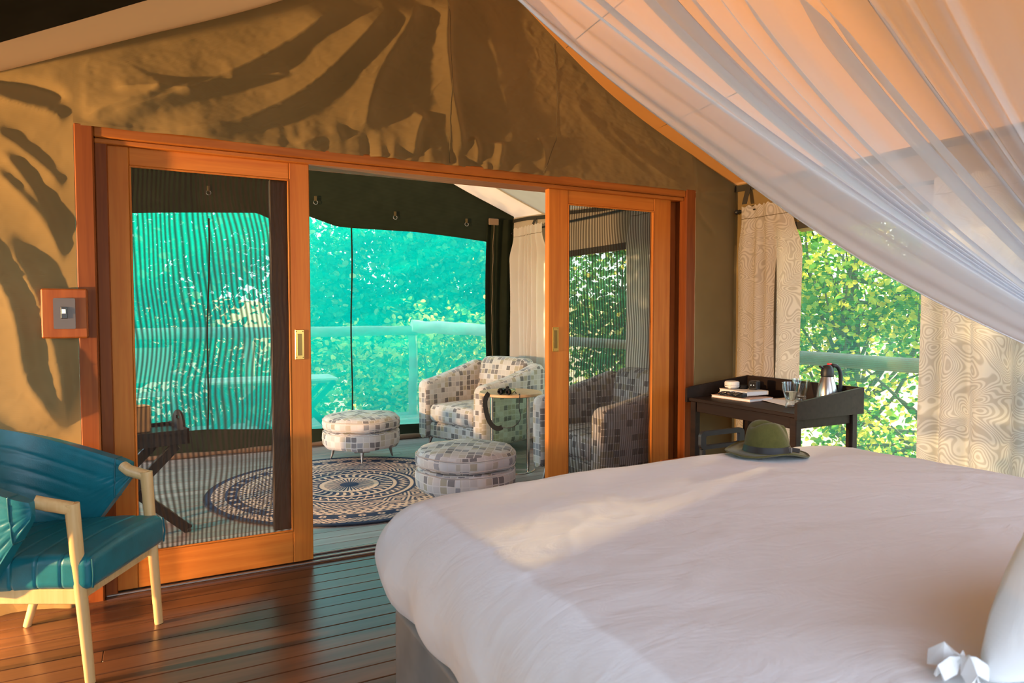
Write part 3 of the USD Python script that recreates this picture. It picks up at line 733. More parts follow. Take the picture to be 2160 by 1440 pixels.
def duvet_shape(p):
    x, y, z = p[:, 0].copy(), p[:, 1].copy(), p[:, 2].copy()
    cx, cy = 1.625, .88
    u, v = (x - cx) / 1.08, (y - cy) / 1.18
    low = np.clip((.60 - z) / .24, 0, 1)                       # tucked in above the plinth
    side = np.maximum(np.abs(u), np.abs(v)) ** 8
    x -= np.sign(u) * .085 * low ** 1.5 * np.clip(np.abs(u), 0, 1) ** 6; y -= np.sign(v) * .07 * low ** 1.5 * np.clip(np.abs(v), 0, 1) ** 6
    top = np.clip((z - .55) / .2, 0, 1)
    z += top * (.035 * (1 - np.clip(u * u, 0, 1)) * (1 - .4 * np.clip(v * v, 0, 1)) - .012)
    z -= top * .05 * np.clip(np.abs(u) - .72, 0, 1) ** 2 / .08 * np.clip(np.abs(v) - .4, 0, 1)
    q = np.stack([x, y, z], 1)
    w = .020 * (meshkit.fbm(q * 1.5, 2, 5) - .5) + .008 * (meshkit.fbm(q * np.array([5.0, 9.0, 5.0]) + .6 * q[:, [1, 0, 2]] * 5, 3, 9) - .5)
    c = meshkit.fbm(q * np.array([3.0, 4.5, 4.0]) + 1.5 * meshkit.fbm(q * 3, 2, 3)[:, None], 3, 14) - .5
    w += .0022 * np.exp(-(c / .02) ** 2)
    n = np.stack([np.sign(u) * np.clip(np.abs(u), 0, 1) ** 10, np.sign(v) * np.clip(np.abs(v), 0, 1) ** 10, top], 1); n /= np.linalg.norm(n, axis=1, keepdims=True) + 1e-9
    sidef = np.clip((.66 - z) / .1, 0, 1)
    w += sidef * .016 * np.sin(y * 23 + 6 * z + 3 * np.sin(x * 5)) * meshkit.noise(q * 3, 77)
    return np.stack([x, y, z], 1) + n * w[:, None]


obj('duvet', rbox(.545, 2.705, -.30, 2.055, .372, .752, .17, 10, (110, 110, 10), fn=duvet_shape), M['duvet'], bed, smooth=True, label='white duvet tucked in over the plinth')


def pillow_mesh(w, l, h, seed):
    n, m = 46, 46
    a = np.linspace(-1, 1, n); A, B = np.meshgrid(a, a, indexing='ij')
    e = (np.clip(1 - np.abs(A) ** 2.6, 0, 1) * np.clip(1 - np.abs(B) ** 2.6, 0, 1)) ** .42
    X = A * w / 2 * (1 - .07 * (1 - np.abs(A)) * 0 - .06 * (1 - B * B) * np.abs(A)); Y = B * l / 2 * (1 - .06 * (1 - A * A) * np.abs(B))
    q = np.stack([A * 2, B * 2, A * 0], -1)
    wr = .012 * (meshkit.fbm(q * 2.2, 3, seed) - .5) + .010 * np.sin(9 * A + 5 * B * B) * np.abs(B) ** 3
    up, dn = grid(np.stack([X, Y, h / 2 * e + wr * e], -1)), grid(np.stack([X, Y, -h / 2 * e + wr * e], -1))
    dn.faces = dn.faces[:, ::-1]; g = cat(up, dn); g.merge_vertices(digits_vertex=5); return g


pw = thing('pillow', 'large white pillow propped up at the right edge of the bed', 'pillow', (1.398, .432, .985))
pm = pillow_mesh(.70, .48, .20, 3)
pm.apply_transform(trimesh.transformations.euler_matrix(math.radians(111), 0, math.radians(-5.3)))
obj('pillow_case', pm, M['linen'], pw, smooth=True)
e = np.linspace(-1, 1, 40); e0 = np.stack([e * .345, 0 * e - .225, 0 * e], 1)
e0 = trimesh.transform_points(e0, trimesh.transformations.euler_matrix(math.radians(111), 0, math.radians(-5.3)))
obj('piping', tube(e0, .006, 6), M['linen'], pw, smooth=True)

tc_ = thing('folded_cloth', 'small crumpled white folded cloth lying in front of the pillow', 'cloth', (1.04, .565, .765))
star = []
for k in range(5):
    a = k * 2 * PI / 5 + .4; L = .033 + .010 * ((k * 3) % 4) / 3
    P = np.array([[[0, 0, .032], [0, 0, .022], [0, 0, .032]], [[L * .5 * math.cos(a - .45), L * .5 * math.sin(a - .45), .012], [L * .55 * math.cos(a), L * .55 * math.sin(a), .032 + .01 * (k % 2)], [L * .5 * math.cos(a + .45), L * .5 * math.sin(a + .45), .012]],
                  [[L * math.cos(a - .2), L * math.sin(a - .2), .004], [L * 1.05 * math.cos(a), L * 1.05 * math.sin(a), .022], [L * math.cos(a + .2), L * math.sin(a + .2), .004]]])
    star.append(shell(P, .004))
obj('cloth_fold', cat(*star), M['linen'], tc_)

# hat
hat = thing('hat', 'olive green felt hat with a dark leather band on the white duvet', 'hat', (2.03, 1.815, .772), rz=-18)
UsdGeom.Xformable(hat).AddScaleOp().Set(Gf.Vec3f(.80, .80, .92))
nr, na = 46, 96
ang = np.linspace(0, 2 * PI, na + 1); rr = []
prof = [(.176, .004), (.172, .0), (.155, .003), (.13, .006), (.110, .008), (.099, .012), (.094, .022), (.092, .040), (.090, .06), (.086, .08), (.081, .098), (.074, .114), (.062, .127), (.045, .133), (.025, .134), (.0, .134)]
from scipy.interpolate import CubicSpline
pp = np.array(prof); sp = np.r_[0, np.cumsum(np.linalg.norm(np.diff(pp, axis=0), axis=1))]
pr = CubicSpline(sp, pp)(np.linspace(0, sp[-1], nr)); pr[:, 0] = np.clip(pr[:, 0], 0, None)
R, Z = np.repeat(pr[:, :1], na + 1, 1), np.repeat(pr[:, 1:], na + 1, 1); TH = np.repeat(ang[None], nr, 0)
X, Y = R * np.cos(TH) * 1.09, R * np.sin(TH) * .97
brim = np.clip((R - .10) / .07, 0, 1)
Z = Z + brim * (.010 * np.cos(2 * TH) ** 2 + .014 * np.abs(np.sin(TH)) ** 2 - .012 * np.clip(np.cos(TH), 0, 1) ** 2) * (Z < .03)
crown = np.clip((Z - .045) / .085, 0, 1)
Z = Z - crown ** 2 * .036 * np.exp(-((Y) / .026) ** 2) * np.exp(-((X + .005) / .075) ** 4)             # centre dent
pinch = np.exp(-((X - .062) / .035) ** 2) * np.exp(-((np.abs(Y) - .05) / .022) ** 2)
Y = Y - np.sign(Y) * crown * .020 * pinch; Z = Z - crown * .012 * pinch
hm = grid(np.stack([X, Y, Z], -1))
obj('felt_body', shell(np.stack([X, Y, Z], -1), .004), M['felt'], hat, smooth=60)
bandp = np.stack([np.stack([r * np.cos(ang) * 1.09, r * np.sin(ang) * .97, np.full_like(ang, z)], -1) for r, z in ((.1015, .013), (.0985, .022), (.0962, .034), (.0955, .038))], 0)
b_ = obj('leather_band', shell(bandp, .0035), M['hatband'], hat, smooth=40, label='dark leather hat band')
obj('buckle', T(cbox(-.012, .012, -.003, .003, -.011, .011, .002), (.070, -.075, .025), rz=-45), M['steel_dull'], b_)
obj('band_tail', bar((.082, -.068, .026), (.135, -.055, .016), .004, .018), M['hatband'], b_)

# ------------------------------------------------------------------ mosquito net over the bed
net = thing('mosquito_net', 'gauzy white mosquito net hanging over the bed and swept to the right', 'mosquito net')
Q = np.array([2.93, .78, .93])
B0 = smoothline([(.44, 1.98, 2.66), (.74, 1.97, 2.50), (1.02, 1.95, 2.305), (1.36, 1.92, 2.09), (1.58, 1.875, 1.955), (1.80, 1.78, 1.79), (2.0, 1.655, 1.617), (2.27, 1.46, 1.40), (2.54, 1.205, 1.195), tuple(Q)], 70)
nu, nv = 420, 70
uu = np.linspace(0, 1, nu); vv = np.linspace(0, 1, nv)


def rodpoint(u):
    L1, L2 = 1.98, 1.9; s = u * (L1 + L2)
    return np.array([.44 + s, 1.98, 2.66]) if s < L1 else np.array([2.42, 1.98 - (s - L1), 2.66])


P = np.zeros((nu, nv, 3)); DEN = np.zeros((nu, nv))
sB = np.linspace(0, 1, len(B0)); Hc = lambda s_: np.array([np.interp(s_, sB, B0[:, k]) for k in range(3)])
for i, u in enumerate(uu):
    A = rodpoint(u); s0 = float(np.interp(min(A[0], 2.36), B0[:, 0], sB)); w = min(1.0, u / .06)
    su = max(0.0, (u - .51) / .49)
    C = Hc(s0 + (.34 - .16 * su) * (1 - s0)) + np.array([.0 + .10 * su, -.50 * su, .05 + .30 * u])
    t_ = vv[:, None]; bez = (1 - t_) ** 2 * A + 2 * t_ * (1 - t_) * C + t_ ** 2 * Q
    P[i] = B0 * (1 - w) + bez * w
    ph = u * 19 * 2 * PI + 2.2 * math.sin(u * 23) + 1.3 * math.sin(u * 51 + 1)
    amp = (.018 + .060 * float(meshkit.noise(np.array([u * 24, 0, 0]), 3))) * np.clip(vv / .12, .3, 1) * (1 - vv) ** .6 * min(1, .15 + u * 12)
    dirn = np.array([-.28, -.90, .12]) if u < .55 else np.array([-.80, -.45, .1])
    P[i] += dirn * (amp * np.sin(ph + .8 * vv))[:, None]
    P[i] += np.array([.55, .1, 0]) * (amp * .5 * np.sin(2 * ph + 1))[:, None]
    P[i, :, 2] += .010 * np.sin(ph * 2.1) * (1 - vv) * (u < .04)
    DEN[i] = np.clip(.34 + .62 * vv ** 1.1 + .30 * math.exp(-u / .05) + .14 * (float(meshkit.noise(np.array([u * 60, 0, 0]), 8)) - .5), .2, .97)
obj('net_cloth', grid(P), M['net'], net, smooth=True, color=np.repeat(DEN.reshape(-1, 1), 3, 1))
obj('hem', tube(P[0], .003, 5), plain('net_hem', (.78, .78, .80), .9), net, smooth=True)
obj('canopy_rod', tube([rodpoint(u) + np.array([0, 0, .008]) for u in np.linspace(0, 1, 40)], .009, 8), M['espresso'], net, smooth=True)
for u in (.02, .25, .505, .75, .99):
    A = rodpoint(u); obj('rod_cord', tube([A + [0, 0, .01], (A[0], A[1], float(zroof(A[0], A[1])) + .02)], .003, 5), M['rubber'], net)
obj('tie', T(trimesh.creation.torus(.045, .016, major_sections=20, minor_sections=8), tuple(Q), rx=60, ry=30), M['linen'], net, smooth=True)
tail = np.stack([Q + np.array([.03 * math.sin(9 * t), .02 * math.cos(7 * t), -.95 * t]) for t in np.linspace(0, 1, 20)]); 
tm = tube(tail, .05 + .06 * np.linspace(0, 1, 20), 14); obj('net_tail', tm, M['net'], net, smooth=True, color=np.full((len(tm.vertices), 3), .85))

# ------------------------------------------------------------------ desk with a raised rim and the things on it
desk = thing('writing_desk', 'dark stained wooden writing desk with a raised rim under the side window', 'desk')
DX0, DX1, DY0, DY1, DZ = 3.075, 3.610, 2.555, 3.395, .750
obj('desktop', cbox(DX0, DX1, DY0, DY1, DZ - .022, DZ, .003), M['espresso'], desk)
obj('apron', cbox(DX0 + .02, DX0 + .042, DY0 + .052, DY1 - .052, DZ - .088, DZ - .0225, .003), M['espresso'], desk)
obj('apron', cbox(DX1 - .042, DX1 - .02, DY0 + .052, DY1 - .052, DZ - .088, DZ - .0225, .003), M['espresso'], desk)
obj('apron', cbox(DX0 + .057, DX1 - .057, DY0 + .02, DY0 + .042, DZ - .088, DZ - .0225, .003), M['espresso'], desk)
obj('apron', cbox(DX0 + .057, DX1 - .057, DY1 - .042, DY1 - .02, DZ - .088, DZ - .0225, .003), M['espresso'], desk)
for x in (DX0 + .01, DX1 - .055):
    for y in (DY0 + .005, DY1 - .05): obj('leg', cbox(x, x + .045, y, y + .045, 0, DZ - .0225, .004), M['espresso'], desk)


def rim_side(y0, y1):
    pg = Polygon([(DX0 - .012, DZ - .03), (DX1 + .008, DZ - .03), (DX1 + .008, DZ + .122), (DX0 + .02, DZ + .070), (DX0 - .012, DZ + .060)])
    m = trimesh.creation.extrude_polygon(pg, y1 - y0, engine='earcut')
    M_ = np.array([[1, 0, 0, 0], [0, 0, -1, y1], [0, 1, 0, 0], [0, 0, 0, 1.0]]); m.apply_transform(M_); return m


obj('side_rim', rim_side(DY0 - .020, DY0 - .0005), M['espresso'], desk); obj('side_rim', rim_side(DY1 + .0005, DY1 + .020), M['espresso'], desk)
obj('back_rim', cbox(DX1 - .012, DX1 + .008, DY0, DY1, DZ + .0005, DZ + .122, .003), M['espresso'], desk)


def book(name, label, loc, rz, l, w, h, cover, cat_='book'):
    b = thing(name, label, cat_, loc, rz)
    c = .0025
    obj('front_cover', cbox(-w / 2, w / 2, -l / 2, l / 2, h - c, h, .0008), cover, b); obj('back_cover', cbox(-w / 2, w / 2, -l / 2, l / 2, 0, c, .0008), cover, b)
    obj('spine', cbox(w / 2 - c, w / 2, -l / 2, l / 2, c + .0001, h - c - .0001, .0008), cover, b)
    obj('page_block', cbox(-w / 2 + .003, w / 2 - c - .0005, -l / 2 + .003, l / 2 - .003, c + .0002, h - c - .0002, .0005), M['paper'], b)
    return b


book('book', 'pinkish paperback at the bottom of the stack on the desk', (3.335, 3.19, DZ + .0005), 4, .31, .22, .018, M['book_cover'])
book('book', 'thin orange-backed booklet between the two larger books on the desk', (3.34, 3.225, DZ + .019), -3, .21, .15, .010, M['book_orange'])
book('book', 'cream paperback on top of the stack under the white puck', (3.375, 3.215, DZ + .0295), -2, .25, .18, .026, M['book_cover_pale'])
pk = thing('puck_speaker', 'round white puck shaped device standing on the stacked books', 'speaker', (3.345, 3.285, DZ + .056))
obj('base', lathe([(0, 0), (.040, 0), (.043, .003), (.043, .010), (0, .010)], 32), M['steel_dull'], pk, smooth=40)
obj('body', lathe([(0, .0101), (.044, .0101), (.047, .014), (.047, .040), (.045, .045), (.040, .048), (.036, .046), (0, .046)], 36), M['white_plastic'], pk, smooth=40)
obj('groove', lathe([(.0470, .020), (.0476, .0205), (.0476, .0225), (.0470, .023)], 36), M['steel_dull'], pk, smooth=40)
ad = thing('plug_adapter', 'black cube plug adapter on the books beside the white puck', 'adapter', (3.435, 3.18, DZ + .0558), rz=20)
obj('housing', cbox(-.028, .028, -.030, .030, 0, .058, .007), M['black'], ad); obj('face', cbox(-.0295, -.028, -.022, .022, .008, .050, .0005), M['rubber'], ad)
for y in (-.009, .009): obj('socket', T(trimesh.creation.cylinder(radius=.003, height=.002, sections=10), (-.030, y, .030), ry=90), M['steel'], ad)
obj('dial', T(lathe([(0, 0), (.032, 0), (.034, .004), (.034, .020), (.030, .024), (0, .024)], 28), (.0, .078, 0)), M['rubber'], ad, smooth=40)
cb = thing('charger_cable', 'coiled black charger cable lying over the front of the books', 'cable', (3.255, 3.165, DZ + .021))
t = np.linspace(0, 1, 150); a = t * 2 * PI * 4.6
obj('lead', tube(np.stack([.020 * np.cos(a) - .035 + .012 * np.sin(3.3 * a), .075 * np.sin(a * .97) + .02 * np.cos(2 * a), .006 + .016 * (np.sin(a * 1.7) + 1) * .7], 1), .0028, 6), M['black_gloss'], cb, smooth=True)
obj('charger_brick', cbox(-.03, .015, -.085, -.005, .002, .026, .005), M['black'], cb); obj('plug', bar((-.05, .06, .008), (-.05, .10, .010), .014, .010), M['black'], cb)
pa = thing('paper_sheet', 'white sheet of paper on the desk beside the water glass', 'paper', (3.43, 2.93, DZ + .0006), rz=-14)
X, Y = np.meshgrid(np.linspace(-.105, .105, 8), np.linspace(-.148, .148, 8), indexing='ij')
obj('sheet', shell(np.stack([X, Y, .005 + .003 * (X / .105) ** 2 * (Y / .148)], -1), .0012), M['paper'], pa)


def make_glass(label, loc, water, group=None):
    g = thing('drinking_glass', label, 'glass', loc, group=group)
    S_ = 1.28
    obj('tumbler', lathe([(0, 0), (.026, 0), (.028, .004), (.022, .020), (.024, .035), (.035, .070), (.041, .112), (.0395, .113), (.033, .071), (.0215, .036), (.012, .031), (0, .030)], 40).apply_scale(S_), M['glass'], g, smooth=45)
    if water: obj('water', lathe([(0, .0306), (.012, .0316), (.0212, .0365), (.0326, .071), (.0326, .0712), (0, .0712)], 36).apply_scale(S_), M['water'], g, smooth=45, label='water filling half the glass')
    return g


make_glass('drinking glass half full of water at the front edge of the desk', (3.285, 2.765, DZ + .0006), True)
make_glass('empty drinking glass standing behind the glass of water', (3.45, 2.83, DZ + .0075), False)
fk = thing('vacuum_flask', 'brushed steel vacuum flask with a black lid and red button', 'flask', (3.50, 2.69, DZ + .0006))
obj('body', lathe([(0, 0), (.058, 0), (.061, .004), (.061, .05), (.057, .09), (.046, .135), (.036, .165), (.033, .175), (0, .175)], 40), plain('brushed_steel', (.60, .55, .50), .25, metal=1.0), fk, smooth=40)
obj('neck', lathe([(.034, .1752), (.037, .18), (.037, .200), (.033, .222), (.026, .238), (.012, .246), (0, .246)], 32), M['black'], fk, smooth=40)
obj('spout', T(bar((-.020, 0, .222), (-.050, 0, .238), .022, .012, .004), rz=-20), M['black'], fk)
obj('handle', tube(smoothline([(.025, -.012, .238), (.060, -.022, .232), (.074, -.03, .20), (.076, -.032, .15), (.072, -.03, .09), (.060, -.02, .05)], 26), [.012] * 26, 8), M['black'], fk, smooth=True)
obj('button', cbox(.004, .030, -.010, .010, .243, .255, .003), M['red'], fk, label='red push button')

ch = thing('desk_chair', 'low black chair with an open rounded back between bed and desk', 'chair', (2.78, 2.80, 0))
w, z0, z1, rc = .162, .555, .655, .03
outer = shapely.box(-w + rc, z0 + rc, w - rc, z1 - rc).buffer(rc); inner = shapely.box(-w + .045, z0 + .030, w - .045, z1 - .034).buffer(.008)
m = trimesh.creation.extrude_polygon(outer.difference(inner), .022, engine='earcut'); m.apply_transform(np.array([[1, 0, 0, 0], [0, 0, -1, .011], [0, 1, 0, 0], [0, 0, 0, 1.0]]))
obj('back_frame', m, M['black'], ch)
for x in (-.14, .14):
    obj('leg', cbox(x - .014, x + .014, -.012, .012, 0, .556, .004), M['black'], ch); obj('leg', cbox(x - .014, x + .014, .30, .324, 0, .40, .004), M['black'], ch)
obj('seat', rbox(-.165, .165, .013, .335, .40, .435, .012), M['wood_block'], ch, smooth=40, label='reddish wooden seat')

# ------------------------------------------------------------------ curtains and rods


def curtain(label, x, y0, y1, z0, z1, mat, nfold, amp, flare, seed):
    group = 'window curtains'
    c = thing('curtain', label, 'curtain', (x, (y0 + y1) / 2, 0), group=group)
    n, m = 150, 70; u, v = np.linspace(0, 1, n), np.linspace(0, 1, m); U, V = np.meshgrid(u, v, indexing='ij')
    hb = .085; ht = z1 - z0
    Zt = z1 - V * ht
    drop = np.clip((z1 - hb - Zt) / .25, 0, 1); drop = drop * drop * (3 - 2 * drop)
    yy = (U - .5) * (y1 - y0); yy = yy + flare * drop * (U - .5) * 2 * np.abs(U - .5)
    ph = 2 * PI * nfold * (U + .05 * np.sin(7 * U + seed))
    a = amp * (.30 + .70 * drop) * (.6 + .8 * meshkit.noise(np.stack([U * nfold, V * 1.2, U * 0], -1), seed))
    X = -.015 * (1 - drop) + a * np.sin(ph) + .006 * np.sin(V * 9 + U * 11); yy = yy + .5 * amp * drop * np.cos(ph * 1.0 + .7) / 1.2
    Zt = Zt + .006 * np.sin(ph * 2) * (V < .02) - (V < .3) * 0
    arc = np.concatenate([np.zeros((1, m)), np.cumsum(np.hypot(np.diff(X, axis=0), np.diff(yy, axis=0)), axis=0)], 0)
    g = grid(np.stack([X, yy, Zt], -1))
    v_, f_, n_ = meshkit.arrays(g, True)
    obj('curtain_cloth', {'v': v_, 'f': f_, 'n': n_, 'uv': np.stack([arc, Zt], -1).reshape(-1, 2) + seed * 1.7}, mat, c)
    k = np.argmin(np.abs(v - hb / ht))
    obj('heading_stitch', tube(np.stack([X[::2, k] - .003, yy[::2, k], Zt[::2, k]], 1), .0018, 4), M['seam'], c)
    return c


curtain('patterned cream curtain hanging at the corner end of the side window', 3.652, 3.075, 3.50, .06, 2.035, M['curtain_zebra'], 4, .017, .10, 2)
curtain('patterned cream curtain hanging at the bed end of the side window', 3.640, 1.30, 2.16, .06, 2.00, M['curtain_zebra'], 7, .024, .10, 5)
curtain('plain white pleated curtain beside the patterned armchair on the porch', 3.50, 6.02, 6.60, .06, 2.215, M['curtain_plain'], 6, .028, .16, 3)
curtain('narrow plain curtain seen through the right door screen', 3.56, 4.22, 4.62, .06, 2.20, M['curtain_plain'], 4, .028, .10, 4)


def rod(label, x, y0, y1, za, zb_):
    r = thing('curtain_rod', label, 'curtain rod', (x, (y0 + y1) / 2, za))
    h = (y1 - y0) / 2; obj('pole', tube([(0, -h, zb_ - za), (0, h, 0)], .011, 10), M['black'], r, smooth=40)
    for y, z in ((-h, zb_ - za), (h, 0)): obj('finial', T(trimesh.creation.icosphere(2, .018), (0, y, z)), M['black'], r, smooth=True)


rod('black curtain rod over the bedroom side window', 3.655, 1.1, 3.565, 2.010, 1.975)
rod('black curtain rod over the porch side window', 3.555, 4.1, 6.80, 2.185, 2.175)

# ------------------------------------------------------------------ teal armchair
tch = thing('armchair', 'teal leather armchair with channelled back and blond wood frame', 'armchair', (-.33, 3.087, 0), rz=-27.7)


def groove(t, pitch, w=.006, d=.007):
    k = np.abs((t / pitch + .5) % 1 - .5) * pitch
    return -d * np.exp(-(k / w) ** 2)


def seat_fn(p):
    x, y, z = p.T; c = np.array([-.02, 0, .395])
    top = np.clip((z - .40) / .05, 0, 1)
    q = p.copy()
    q[:, 2] += top * .018 * (1 - (y / .26) ** 2) - .03 * (x < 5) * np.clip((.1 - x) / .4, 0, 1) * 1.0
    g = groove(x + .018, .088, .0042, .005)
    q[:, 2] += top * g; q[:, 1] -= np.sign(y) * -g * (np.abs(y) > .235) * (x < .2)
    q[:, 0] += .0
    return q


obj('seat', rbox(-.30, .265, -.255, .255, .335, .455, .032, 5, (140, 16, 4), fn=seat_fn), M['teal_leather'], tch, smooth=60)
for s in (-1, 1): obj('seat_piping', tube([(.262, s * .240, .345), (.267, s * .243, .39), (.262, s * .240, .445)], .004, 6), M['piping_teal'], tch, smooth=True)

na, ns = 72, 260
aa = np.linspace(-1, 1, na); PB = np.zeros((na, ns, 3))
for i, a in enumerate(aa):
    b = abs(a)
    y = .295 * np.sign(a) * math.sin(PI / 2 * min(1, b * 1.02)) ** .85; x = -.34 + .445 * b ** 2.4
    # outward normal of the plan curve
    da = 1e-3; f = lambda q: (-.34 + .445 * abs(q) ** 2.4, .295 * np.sign(q) * math.sin(PI / 2 * min(1, abs(q) * 1.02)) ** .85)
    x1, y1 = f(a - da); x2, y2 = f(a + da); tx, ty = x2 - x1, y2 - y1; L = math.hypot(tx, ty) + 1e-9; nx, ny = -ty / L, tx / L
    if nx * (x + .02) + ny * y < 0: nx, ny = -nx, -ny
    zt = .860 - .195 * b ** 1.8; zbm = .335 + .265 * max(0, (b - .78) / .22) ** 1.2
    th = .034 * (1 - .2 * b)
    h = zt - zbm; ph = np.linspace(0, 2 * PI, ns, endpoint=False)
    # racetrack section: straight inner and outer faces with round top and bottom
    cz = np.clip(np.sin(ph) * 1.9, -1, 1); ct = np.sign(np.cos(ph)) * np.abs(np.cos(ph)) ** .5
    zz = (zt + zbm) / 2 + cz * h / 2 * .985 + (np.sin(ph) - cz / 1.0) * 0
    off = ct * th * np.sqrt(np.clip(1 - np.abs(np.sin(ph)) ** 6, 0.0, 1))
    g = groove((zz - zt) + .03 * b, .072, .0055, .005) * (np.abs(ct) > .4) * np.clip((zt - zz - .02) / .02, 0, 1)
    off = off + np.sign(off) * g
    lean = -(zz - .42) * (.20 * (1 - b) + .02)
    ex, ey = (-1.0, 0.0)
    PB[i, :, 0] = x + nx * off + lean * (1 - .5 * b); PB[i, :, 1] = y + ny * off + (zz - .55) * .10 * np.sign(a) * b; PB[i, :, 2] = zz
    if i in (0, 1, na - 2, na - 1):      # rounded ends
        s_ = .55 if i in (0, na - 1) else .9
        c_ = PB[i].mean(0); PB[i] = c_ + (PB[i] - c_) * np.array([s_, s_, .985 if s_ < .8 else .995])
obj('backrest', loft(PB), M['teal_leather'], tch, smooth=60)
for s in (-1, 1):
    k = na - 3 if s > 0 else 2
    rim = PB[k][::8]; obj('back_piping', tube(np.vstack([rim, rim[:1]]), .0035, 5), M['piping_teal'], tch, smooth=True)


def leg(p0, p1, r0, r1): return tube([np.array(p0) * (1 - t) + np.array(p1) * t for t in np.linspace(0, 1, 8)], np.linspace(r0, r1, 8), 14)


for s in (-1, 1):
    obj('leg', leg((.240, s * .232, 0), (.196, s * .240, .640), .0165, .024), M['oak'], tch, smooth=40)
    obj('leg', leg((-.295, s * .205, 0), (-.19, s * .205, .34), .015, .021), M['oak'], tch, smooth=40)
    obj('armrest', tube([(.201, s * .240, .622), (.12, s * .252, .640), (.085, s * .270, .655)], [.0235, .0235, .0225], 14), M['oak'], tch, smooth=40)
    obj('side_rail', cbox(-.22, .215, s * .232 - .011, s * .232 + .011, .285, .338, .003), M['oak'], tch)
obj('front_rail', cbox(.19, .212, -.22, .22, .290, .337, .003), M['oak'], tch); obj('back_rail', cbox(-.22, -.198, -.20, .20, .29, .337, .003), M['oak'], tch)

# ------------------------------------------------------------------ porch: rug
rug = thing('rug', 'round navy and cream patterned rug on the porch deck', 'rug', (1.275, 5.085, .0015))
RR, nr, na = 1.0, 150, 960
r = np.linspace(0, 1, nr); th = np.linspace(0, 2 * PI, na, endpoint=False); R_, TH = np.meshgrid(r, th, indexing='ij')
fr = lambda x: x - np.floor(x)
on = np.zeros_like(R_, bool)


def band(a, b): return (R_ >= a) & (R_ < b)


def put(a, b, cond):
    global on
    s = band(a, b); on = np.where(s, cond, on)


loc = lambda a, b: (R_ - a) / (b - a)
W = TH / (2 * PI)
put(.07, .185, fr(W * 38 + 1.3 * R_) < .34 + .26 * loc(.07, .185))
put(.185, .215, True)
l = loc(.232, .322); put(.232, .322, fr(W * 32 + .55 * np.abs(l - .5)) < .42)
put(.325, .350, True)
t = fr(W * 44); l = loc(.37, .445); put(.37, .445, (np.abs(l - (.15 + .7 * np.abs(2 * t - 1))) < .17) | ((l < .5) & (np.abs(t - .5) < .10)))
put(.450, .480, True)
t = fr(W * 18); d_ = np.abs(2 * t - 1) * 1.0 + np.abs(2 * loc(.505, .675) - 1); put(.505, .675, (fr(d_ * 2.2 + .1) < .52) | (d_ < .16))
q = loc(.68, .78) * 3; t = fr(W * 76 + .5 * (np.floor(q) % 2)); put(.68, .78, ~((np.abs(2 * t - 1) + .85 * np.abs(2 * fr(q) - 1)) < .72))
t = fr(W * 42); put(.785, .865, np.abs(np.hypot((t - .5) * .122, (loc(.785, .865) - .5) * .080) - .0165) < .0075)
t = fr(W * 64); z_ = np.abs(2 * t - 1) * .45; put(.868, .955, fr((loc(.868, .955) - z_) * 2.3) < .66)
navy, cream = np.array([.042, .062, .115]), np.array([.64, .49, .395])
col = np.where(on[..., None], cream, navy) * (.93 + .14 * meshkit.noise(np.stack([R_ * 60, TH * 40, R_ * 0], -1), 6)[..., None])
X, Y = R_ * RR * np.cos(TH), R_ * RR * np.sin(TH); Zr = .007 + .002 * meshkit.noise(np.stack([X * 4, Y * 4, X * 0], -1), 2)
pts = np.stack([X, Y, Zr], -1); pts = np.concatenate([pts, pts[:, :1]], 1); col = np.concatenate([col, col[:, :1]], 1)
obj('pile', grid(pts), M['rug'], rug, color=col.reshape(-1, 3))
obj('binding', lathe([(.985, 0), (1.0, 0), (1.006, .004), (1.002, .009), (.994, .0085)], 160), plain('rug_edge', (.012, .016, .03), .9), rug, smooth=True)

# porch: ottomans
ott = thing('ottoman', 'round patterned ottoman on the far edge of the rug near the shade net', 'ottoman', (1.62, 6.0, .0105), rz=10, group='round patterned ottomans')
rO = .333


def puff(prof, seed):
    m = lathe(prof, 72); v = np.array(m.vertices); a = np.arctan2(v[:, 1], v[:, 0]); rr = np.hypot(v[:, 0], v[:, 1])
    k = 1 + .010 * np.sin(7 * a + seed) * (rr > .2) + .006 * np.sin(13 * a + 2 * seed)
    v[:, :2] *= k[:, None]; v[:, 2] += .004 * np.sin(5 * a + seed) * (rr > .15); m.vertices = v; return m


cush = puff([(0, .262), (.29, .262), (.315, .268), (.333, .29), (.340, .320), (.334, .350), (.318, .374), (.29, .386), (.2, .398), (.1, .403), (0, .404)], 1.0)
obj('cushion', boxuv(cush, rO), M['mosaic'], ott)
body = puff([(0, .105), (.28, .105), (.315, .112), (.335, .14), (.341, .185), (.338, .23), (.325, .252), (.30, .2615), (0, .2615)], 2.2)
obj('base', boxuv(body, rO), M['mosaic'], ott)
for z, rr in ((.352, .3345), (.286, .3325), (.246, .331)):
    a = np.linspace(0, 2 * PI, 73); obj('piping', tube(np.stack([rr * (1 + .010 * np.sin(7 * a + 1)) * np.cos(a), rr * (1 + .010 * np.sin(7 * a + 1)) * np.sin(a), z + .004 * np.sin(5 * a + 1)], 1), .0045, 5, cap=False), M['curtain_plain'], ott, smooth=True)
for k in range(4):
    a = PI / 4 + k * PI / 2 + .35
    L = obj('leg', tube([(.265 * math.cos(a) * s, .265 * math.sin(a) * s, z) for s, z in ((1.02, 0), (.98, .03), (.95, .07), (.90, .105))], [.008, .010, .014, .024], 10), M['steel_dull'], ott, smooth=True)
    obj('bracket', bar((.27 * math.cos(a - .25), .27 * math.sin(a - .25), .099), (.27 * math.cos(a + .25), .27 * math.sin(a + .25), .099), .03, .012, .004), M['steel_dull'], L)
dup(ott, 'round patterned ottoman at the near edge of the rug beside the bed corner', (1.85, 4.21, .0105), 55)

